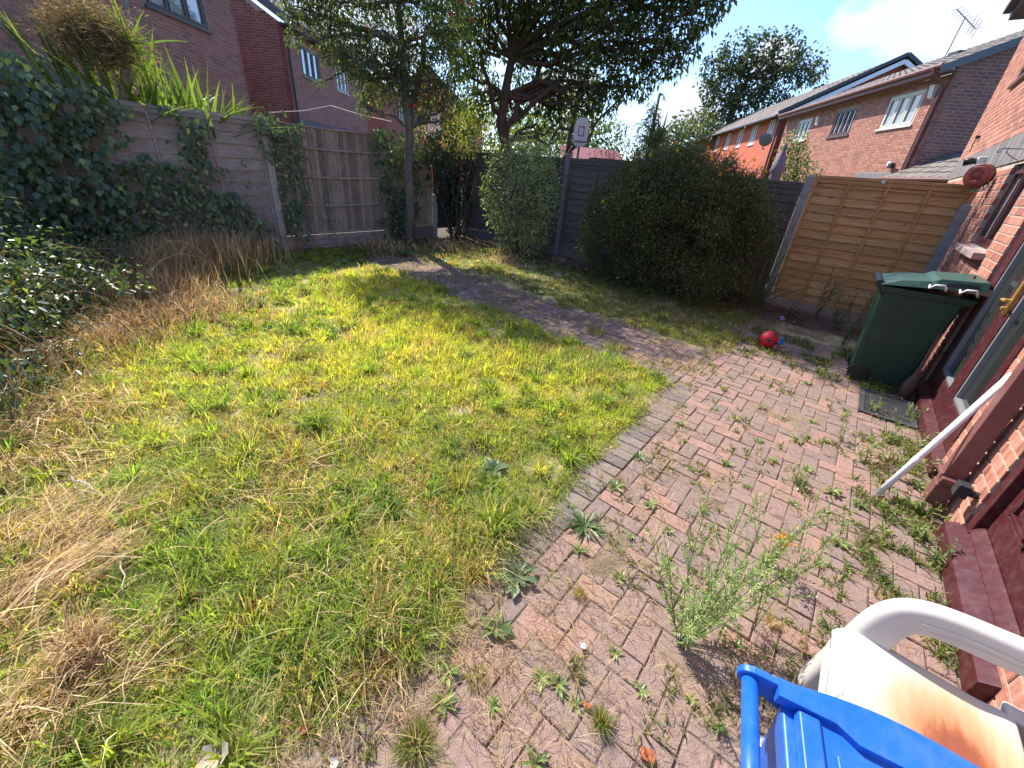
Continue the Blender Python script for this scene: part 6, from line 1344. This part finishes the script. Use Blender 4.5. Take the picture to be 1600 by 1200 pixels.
SMALL = ((1015, 790, .05), (1060, 663, .04), (1115, 640, .035), (1190, 637, .04), (1150, 655, .035), (1185, 690, .04), (1225, 655, .03), (1080, 735, .035), (1135, 725, .04), (1165, 760, .03), (1205, 720, .04), (1260, 735, .045), (1290, 690, .04), (1240, 790, .04), (1310, 850, .05), (1355, 870, .04), (1290, 800, .03), (1100, 800, .03), (1045, 830, .03), (985, 840, .03), (1070, 690, .03), (950, 700, .03), (1325, 890, .03), (1140, 905, .03), (870, 1070, .035), (900, 1100, .03), (845, 1060, .04), (960, 1020, .03), (1000, 1080, .03), (1080, 1095, .03), (1120, 1140, .03), (700, 1050, .05), (690, 1100, .05), (1190, 1050, .02), (770, 1105, .035), (905, 860, .04), (890, 790, .03), (1140, 590, .03), (1050, 585, .03), (1110, 570, .03), (985, 545, .03), (1260, 600, .04), (1320, 640, .04), (1270, 660, .035), (1245, 690, .05), (1300, 770, .06), (1340, 790, .05), (1390, 800, .06), (1420, 790, .07), (1430, 760, .06), (1380, 830, .05), (1150, 1010, .03))
MARKS = (('red football', 1195, 533), ('doormat', 1385, 640), ('tip of the white pole', 1371, 772), ('end of the blue handle', 1165, 1035), ('foot of the tall feathery weed', 1062, 1008), ('outer corner of the lawn', 1052, 602), ('dark grassy clump on the border', 912, 824), ('front corner of the white chair seat', 1290, 985), ('brown green grass tuft', 938, 1130), ('maroon front door sill', 1473, 857), ('star shaped rosette on the border', 962, 762), ('ragwort like weed', 1200, 885), ('wide grass tuft at the bottom', 650, 1165))
ORD = ['closest', 'second closest', 'third closest', 'fourth closest', 'fifth closest', 'sixth closest', 'seventh closest', 'eighth closest', 'ninth closest', 'tenth closest', 'eleventh closest', 'twelfth closest', 'thirteenth closest', 'fourteenth closest']
labs_ = {}
for mi, (mn, mx_, my_) in enumerate(MARKS):
    own_ = sorted([(math.hypot(a - mx_, b_ - my_), i) for i, (a, b_, r_) in enumerate(SMALL)])
    for rk, (dd_, i) in enumerate(own_[:14]):
        if i not in labs_ or dd_ < labs_[i][0]: labs_[i] = (dd_, 'small paving weed, %s to the %s' % (ORD[rk], mn))
for i, (px, py, r) in enumerate(SMALL):
    rosette(px, py, r * 1.35, random.randint(9, 16), random.uniform(.2, .34), labs_[i][1], cols=[(.19, .27, .07), (.24, .32, .08), (.15, .22, .06), (.30, .34, .10)], up=random.uniform(.5, 1.1), group=GRP)

def stem_weed(px, py, stems, label, Ls, leafL, leafw, cols, dens=60, lean=(0, 0, 1), spread=.25, name='tall_weed', curve=.2, flowers=None, z=0, branch=True, stemc=(.14, .20, .06), sr=.0025):
    g = gp(px, py, z); root = empty(name, g, 0, label, 'weed'); mb = MB(); lf = MB()
    for s in range(stems):
        L_ = random.uniform(*Ls); d = (Vector(lean) + Vector((random.gauss(0, spread), random.gauss(0, spread), 0))).normalized(); p = Vector((random.gauss(0, .01), random.gauss(0, .01), 0)); pts = [p.copy()]; ds_ = []
        for k in range(9): d = (d + Vector((0, 0, curve / 9)) + Vector((random.gauss(0, .03), random.gauss(0, .03), 0))).normalized(); p = p + d * L_ / 9; pts.append(p.copy()); ds_.append(d.copy())
        mb.tube(pts, [sr * (1 - .75 * k / 9) for k in range(10)], 5, stemc, caps=False)
        def dress(pts_, m_, sc):
            for i in range(m_):
                t = random.uniform(.08, .99) * (len(pts_) - 1); k = int(t); q = pts_[k].lerp(pts_[k + 1], t - k); ax = (pts_[k + 1] - pts_[k]).normalized(); a = random.uniform(0, 6.28); o1 = ax.orthogonal().normalized(); o2 = ax.cross(o1); dd = (o1 * math.cos(a) + o2 * math.sin(a)) + ax * random.uniform(.3, 1.0)
                ll = leafL * sc * random.uniform(.6, 1.15) * (1.1 - .5 * t / (len(pts_) - 1)); lance(lf, q, dd, ll, leafw * random.uniform(.8, 1.2), tuple(np.array(random.choice(cols)) * random.uniform(.75, 1.25)), droop=.3, seg=2)
        dress(pts, int(dens * L_ / .5), 1)
        if branch:
            for bq in range(int(6 * L_ / .5)):
                k = random.randint(3, 8); ax = ds_[k - 1]; a = random.uniform(0, 6.28); o1 = ax.orthogonal().normalized(); o2 = ax.cross(o1); dd = (ax * 1.1 + (o1 * math.cos(a) + o2 * math.sin(a)) * .8).normalized(); bl = random.uniform(.06, .16); bp = [pts[k] + dd * bl * t + Vector((0, 0, .02 * t)) for t in (0, .33, .66, 1)]
                mb.tube(bp, [.0013, .001, .0008, .0006], 4, stemc, caps=False); dress(bp, int(dens * .22), .6)
    mb.build('stem', M['leaf'], root); lf.build('leaves', M['leaf'], root)
    if flowers:
        for (fp, n_) in flowers:
            f = MB()
            for i in range(n_): q = Vector(fp) + Vector((random.gauss(0, .02), random.gauss(0, .02), random.gauss(0, .01))); f.lathe([(0, -.002), (.005, 0), (.004, .004), (0, .005)], 6, tuple(q), 'z', random.choice([(.55, .32, .04), (.7, .45, .05), (.35, .2, .05)]))
            tag(f.build('flower_head', M['leaf'], root), kind='stuff')
    return root
FL = [(.22, .31, .10), (.28, .37, .13), (.17, .26, .09), (.38, .43, .14)]
stem_weed(1062, 1008, 10, 'tall feathery many stemmed weed in the near paving, left of the white chair', (.5, .74), .042, .0048, FL, 72, lean=(.05, .12, 1), spread=.28)
stem_weed(1075, 1003, 5, 'long feathery stems leaning right out of the foot of the tall weed', (.7, .9), .042, .0048, FL, 80, lean=(.85, .45, .75), spread=.12, curve=.35)
stem_weed(1180, 985, 2, 'thin yellow green weed sprig near the chair', (.16, .24), .035, .008, [(.3, .32, .05), (.22, .27, .06)], 24, lean=(.3, .2, 1), branch=False)
stem_weed(1200, 885, 5, 'ragwort like weed with brownish yellow flower heads behind the tall feathery weed', (.12, .22), .04, .009, [(.18, .24, .06), (.25, .28, .06)], 40, lean=(.1, .1, 1), branch=False, flowers=[((.0, .0, .2), 60), ((.03, .03, .18), 50)])
stem_weed(1408, 592, 4, 'tall narrow leaved weed with pale star tips in front of the green bin', (.3, .5), .085, .014, [(.15, .21, .08), (.19, .26, .10)], 40, lean=(.0, .0, 1), spread=.12, branch=False, stemc=(.2, .2, .1))
stem_weed(1340, 590, 7, 'bushy dark flowered weed at the foot of the green bin', (.15, .28), .03, .008, [(.12, .15, .06), (.16, .12, .08), (.18, .22, .08)], 50, spread=.4)
for (px, py, lb, h0, h1) in ((1330, 520, 'pale leafy weeds rising left of the green bin', .45, .8), (1315, 545, 'lower feathery weeds at the left foot of the bin', .3, .5), (1270, 500, 'tall spindly weed in front of the new fence panel', .6, .85), (1300, 515, 'cluster of soft weeds between the new panel and the bin', .35, .6), (1345, 480, 'thin weeds against the bottom right of the new pine panel', .5, .8), (1230, 500, 'low weeds left of the new fence panel foot', .2, .4), (1425, 480, 'tall thin weeds showing above the bin lid against the new panel', 1.0, 1.35)):
    stem_weed(px, py, 5, lb, (h0, h1), .06, .010, [(.15, .18, .07), (.20, .22, .09), (.12, .15, .06)], 45, spread=.18, branch=True)
for (px, py, lb) in ((1455, 745, 'spiky green weed against the maroon door sill'), (1430, 700, 'weeds crowding the lower edge of the doormat'), (1425, 655, 'broad weeds between the mat and the patio sill'), (1440, 840, 'grassy weed below the downpipe'), (1400, 745, 'leafy weed at the low end of the white pole'), (1350, 720, 'light green weed in the paving left of the white pole'), (1375, 770, 'fine weed beside the tip of the white pole'), (1250, 760, 'slim sprouting weed in the middle paving'), (1420, 800, 'dense leafy weed below the white pole'), (1380, 690, 'wispy weed at the near corner of the doormat'), (1360, 640, 'small weed sprig standing on the doormat corner'), (1462, 780, 'leafy weed between the pole and the brown downpipe'), (1445, 800, 'low spreading weed at the foot of the brown downpipe'), (1300, 560, 'bushy weed just left of the bin base'), (1285, 590, 'yellowish weed in the paving left of the dark flowered weed'), (1390, 720, 'leafy weed between the doormat and the white pole'), (1452, 700, 'tall leafy weed hugging the maroon patio sill'), (1465, 880, 'dry leafy weed beside the front door sill'), (1310, 690, 'soft weed in the paving left of the doormat')):
    stem_weed(px, py, random.randint(3, 6), lb, (.09, .2), .06, .012, [(.15, .22, .06), (.20, .26, .08), (.28, .30, .10)], 34, spread=.5, branch=False, name='leafy_weed')
for (px, py, lb) in ((960, 545, 'lush weed on the path edge by the lawn corner'), (930, 520, 'lush green weed clump at the far lawn edge beside the path'), (880, 480, 'bright green grass clump on the far side of the path'), (1100, 535, 'green weed clump left of the red football'), (1140, 530, 'leafy weeds just left of the football')):
    grasstuft(px, py, .16, 260, lb, r=.12)
stem_weed(745, 505, 5, 'pale seed headed grass clump beside the paved square in the lawn', (.2, .32), .03, .004, [(.35, .33, .16), (.25, .27, .1)], 50, spread=.15)
# fern and plants in the far bed
for (px, py, r, lb) in ((720, 345, .35, 'bright fern like weed in the far corner bed'), (840, 405, .3, 'pale fern at the foot of the variegated shrub'), (815, 412, .25, 'small pale leaved plant beside the fern'), (690, 410, .16, 'low green weed by the end of the path'), (630, 400, .28, 'leafy shoots at the foot of the berry tree')):
    rosette(px, py, r, 26, .16, lb, cat='plant', cols=[(.08, .14, .04), (.12, .18, .05), (.17, .22, .09)], up=1.1, tooth=True, name='fern')
# yellow lawn flowers
for (px, py, lb) in ((962, 470, 'yellow flower on the far grass strip, upper one of two'), (963, 478, 'yellow flower on the far grass strip, lower one of two'), (1115, 520, 'orange yellow flower in the weeds left of the football'), (885, 696, 'small yellow flower in the lawn near the border'), (780, 508, 'yellow flower over the paved square in the lawn'), (873, 660, 'small yellow flower farther from the border in the lawn')):
    g = gp(px, py, .0); b = MB(); b.tube([(0, 0, 0), (.003, 0, .07)], .0012, 4, (.13, .18, .05)); V = [(.003, 0, .072)] + [(.003 + .016 * (1 if k % 2 else .6) * math.cos(k * math.pi / 8), .016 * (1 if k % 2 else .6) * math.sin(k * math.pi / 8), .076) for k in range(16)]
    b.add(V, [(0, 1 + k, 1 + (k + 1) % 16) for k in range(16)], (.75, .5, .01)); o = b.build('yellow_flower', M['leaf']); o.location = tuple(g); tag(o, lb, 'flower')
# orange brown dead leaves, paper scraps, stones
def scrap(px, py, s, c, name, label, cat, z=.01, mat='leaf', curl=.5):
    g = gp(px, py, z); b = MB(); n = 7; V = []
    for i in range(n):
        for j in range(n):
            x, y = (i / (n - 1) - .5), (j / (n - 1) - .5); r_ = math.hypot(x, y); V.append((x * s * (1 - .5 * abs(y)), y * s * .8 * (1 - .5 * abs(x)), s * (curl * r_ * r_ + .10 * math.sin(9 * x + 3 * y) + .04 * random.gauss(0, 1)) + .004 + s * .06))
    b.add(V, [(i * n + j, (i + 1) * n + j, (i + 1) * n + j + 1, i * n + j + 1) for i in range(n - 1) for j in range(n - 1)], c); o = b.build(name, M[mat], None, smooth=True); o.location = tuple(g); o.rotation_euler = (0, 0, random.uniform(0, 6)); return tag(o, label, cat)
for (px, py, s, lb) in ((760, 910, .045, 'orange dead leaf beside the jagged grey green weed'), (605, 1032, .035, 'reddish dead leaf on the soil at the paving corner'), (544, 824, .04, 'dark red dead leaf in the middle of the lawn'), (917, 1103, .03, 'orange dead leaf by the brown green tuft'), (1010, 1182, .05, 'orange dead leaf at the bottom of the paving'), (181, 925, .045, 'brown dead leaf in the straw at lower left'), (933, 594, .06, 'reddish dead leaf in the grass near the lawn corner'), (476, 1142, .03, 'small brown dead leaf in the grass at the bottom')):
    scrap(px, py, s, (.50, .14, .06) if 'orange' in lb else (.30, .09, .05), 'dead_leaf', lb, 'leaf', z=.03 if px < 720 or py < 700 else .005)
for (px, py, s, lb) in ((1185, 1160, .05, 'crumpled white paper between the blue handle and box'), (693, 1031, .035, 'pale stone chip at the paving corner'), (240, 815, .02, 'tiny white scrap in the straw'), (762, 856, .02, 'tiny white scrap at the lawn edge'), (1245, 765, .02, 'white fleck on the middle pavers'), (523, 1195, .03, 'white scrap at the bottom edge of the photo'), (910, 1010, .03, 'whitish stone chip in the near paving')):
    scrap(px, py, s, (.7, .68, .64), 'paper_scrap', lb, 'litter', z=.02 if px < 560 else .005, mat='fabric')
o = scrap(335, 1188, .09, (.35, .30, .22), 'crumpled_wrapper', 'yellow edged grey brown wrapper at the bottom left of the grass', 'litter', z=.03, mat='fabric')
scrap(320, 1200, .06, (.65, .38, .04), 'yellow_scrap', 'mustard yellow scrap under the wrapper at the bottom left', 'litter', z=.03, mat='fabric')
# fallen twigs
for i, (px, py, a, L_) in enumerate(((110, 745, -.4, .35), (105, 800, -1.2, .2), (190, 860, -.8, .28), (590, 420, .5, .5))):
    g = gp(px, py, .06); b = MB(); pts = [(math.cos(a) * L_ * t + random.gauss(0, .006), math.sin(a) * L_ * t + random.gauss(0, .006), .02 * math.sin(3 * t)) for t in np.linspace(0, 1, 7)]; b.tube(pts, [.004, .0045, .004, .0035, .003, .0025, .0015], 5, (.5, .4, .32)); o = b.build('twig', M['bark'], None, smooth=True); o.location = tuple(g)
    tag(o, ('pale dead twig across the grass at left', 'short pale twig in the straw at left', 'pale twig bent over the straw', 'bare twig on the dark bed near the berry tree')[i], 'twig')

# ------------------------------------------------------------------ things beyond the back fence
p = at(908, 207, 11.4)
bk = empty('basketball_hoop', (p[0], 11.4, 0), 0, 'white basketball backboard with a red square behind the back fence', 'basketball hoop')
b = MB(); b.cur = (.66, .62, .62); zc = p[2]
out_ = []
for k in range(24):
    t = 2 * math.pi * k / 24; out_.append((.17 * np.sign(math.cos(t)) * abs(math.cos(t)) ** .6, zc + .30 * np.sign(math.sin(t)) * abs(math.sin(t)) ** .7))
b.add([(x, -.015, z) for x, z in out_] + [(x, .015, z) for x, z in out_], [tuple(range(24)), tuple(range(47, 23, -1))] + [((k + 1) % 24, k, 24 + k, 24 + (k + 1) % 24) for k in range(24)]); b.build('backboard', M['plastic'], bk)
b = MB(); b.cur = (.35, .06, .07)
for (x0, x1, z0, z1) in ((-.07, .07, zc - .08, zc - .055), (-.07, .07, zc + .10, zc + .125), (-.07, -.05, zc - .055, zc + .10), (.05, .07, zc - .055, zc + .10)): b.box((x0, -.022, z0), (x1, -.0155, z1))
b.build('target_square', M['plastic'], bk)
b = MB(); b.cur = (.12, .12, .13); b.tube([(0, .05, 0), (0, .05, zc)], .025, 8); b.build('post', M['metal'], bk)
b = MB(); b.cur = (.3, .07, .03); b.tube([(.16 * math.cos(t), -.2 + .16 * math.sin(t), zc - .2) for t in np.linspace(0, 6.283, 21)], .008, 5); b.build('rim', M['metal'], bk)
sx_ = at(925, 232, 14.0); sh = empty('garden_shed', (sx_[0], 14.0, 0), 0, 'low shed with a dark red felt roof behind the back fence', 'shed')
b = MB(); b.cur = (.45, .38, .28); b.box((-.75, -.2, 0), (.9, 1.4, 1.98)); b.build('wall', M['wood_old_v'], sh)
b = MB(); b.cur = (.20, .05, .06); b.hexa([(-.85, -.3, 2.0), (1.0, -.3, 2.0), (1.0, 1.5, 2.3), (-.85, 1.5, 2.3), (-.85, -.3, 2.07), (1.0, -.3, 2.07), (1.0, 1.5, 2.45), (-.85, 1.5, 2.45)]); b.build('roof', M['tile'], sh)
cp = at(955, 250, 11.0); cr8 = empty('stacked_crates', (cp[0], 11.0, 0), 0, 'stack of whitish slatted crates just behind the back fence', 'crates')
for k in range(9):
    b = MB(); cc_ = random.choice([(.62, .60, .55), (.5, .47, .42), (.68, .66, .62)]); b.box((-.52 + .02 * (k % 3), -.3, .1 + k * .215), (.50 - .03 * (k % 2), .3, .1 + k * .215 + .17), cc_); b.box((-.5, -.28, .1 + k * .215 + .17), (.48, .28, .1 + k * .215 + .212), (.08, .07, .06)); b.build('crate', M['plastic'], cr8)
up_ = at(1208, 285, 12.2); um = empty('closed_parasol', (up_[0], 12.2, 0), 0, 'closed mauve grey parasol in front of the red terrace', 'parasol')
b = MB(); b.cur = (.22, .18, .24); V = []; rr_ = [(.11, 1.2), (.14, 1.7), (.10, 2.05), (.15, 2.12), (.12, 2.3), (.07, 2.5), (.03, 2.62)]
for r_, z_ in rr_:
    for k in range(16): t = 2 * math.pi * k / 16; q_ = r_ * (1 + .22 * (-1) ** k); V.append((q_ * math.cos(t), q_ * math.sin(t), z_))
b.add(V, [(i * 16 + k, i * 16 + (k + 1) % 16, (i + 1) * 16 + (k + 1) % 16, (i + 1) * 16 + k) for i in range(6) for k in range(16)]); b.build('canopy', M['fabric'], um, smooth=True)
b = MB(); b.cur = (.1, .1, .11); b.tube([(0, 0, 0), (0, 0, 2.75)], .02, 8); b.tube([(0, 0, 2.6), (0, 0, 2.72)], [.05, .03], 8); b.build('pole', M['metal'], um)
# washing line and post
wl0 = at(420, 176, 9.8); wl1 = at(517, 165, 12.5); wl2 = at(612, 190, 12.5)
b = MB(); b.cur = (.55, .38, .36); b.tube([wl0, (wl0 + wl1) / 2 - [0, 0, .04], wl1], .008, 5); b.tube([wl1, (wl1 + wl2) / 2 - [0, 0, .03], wl2], .008, 5); tag(b.build('washing_line', M['plastic']), 'pinkish washing line crossing in front of the second left house', 'washing line')
lp = at(203, 30, 7.9); b = MB(); b.cur = (.24, .22, .2); b.tube([(0, 0, 0), (0, 0, 4.2)], .03, 8); o = b.build('clothes_post', M['metal']); o.location = (lp[0], 7.9, 0); tag(o, 'grey metal post standing behind the spiky plant', 'post')
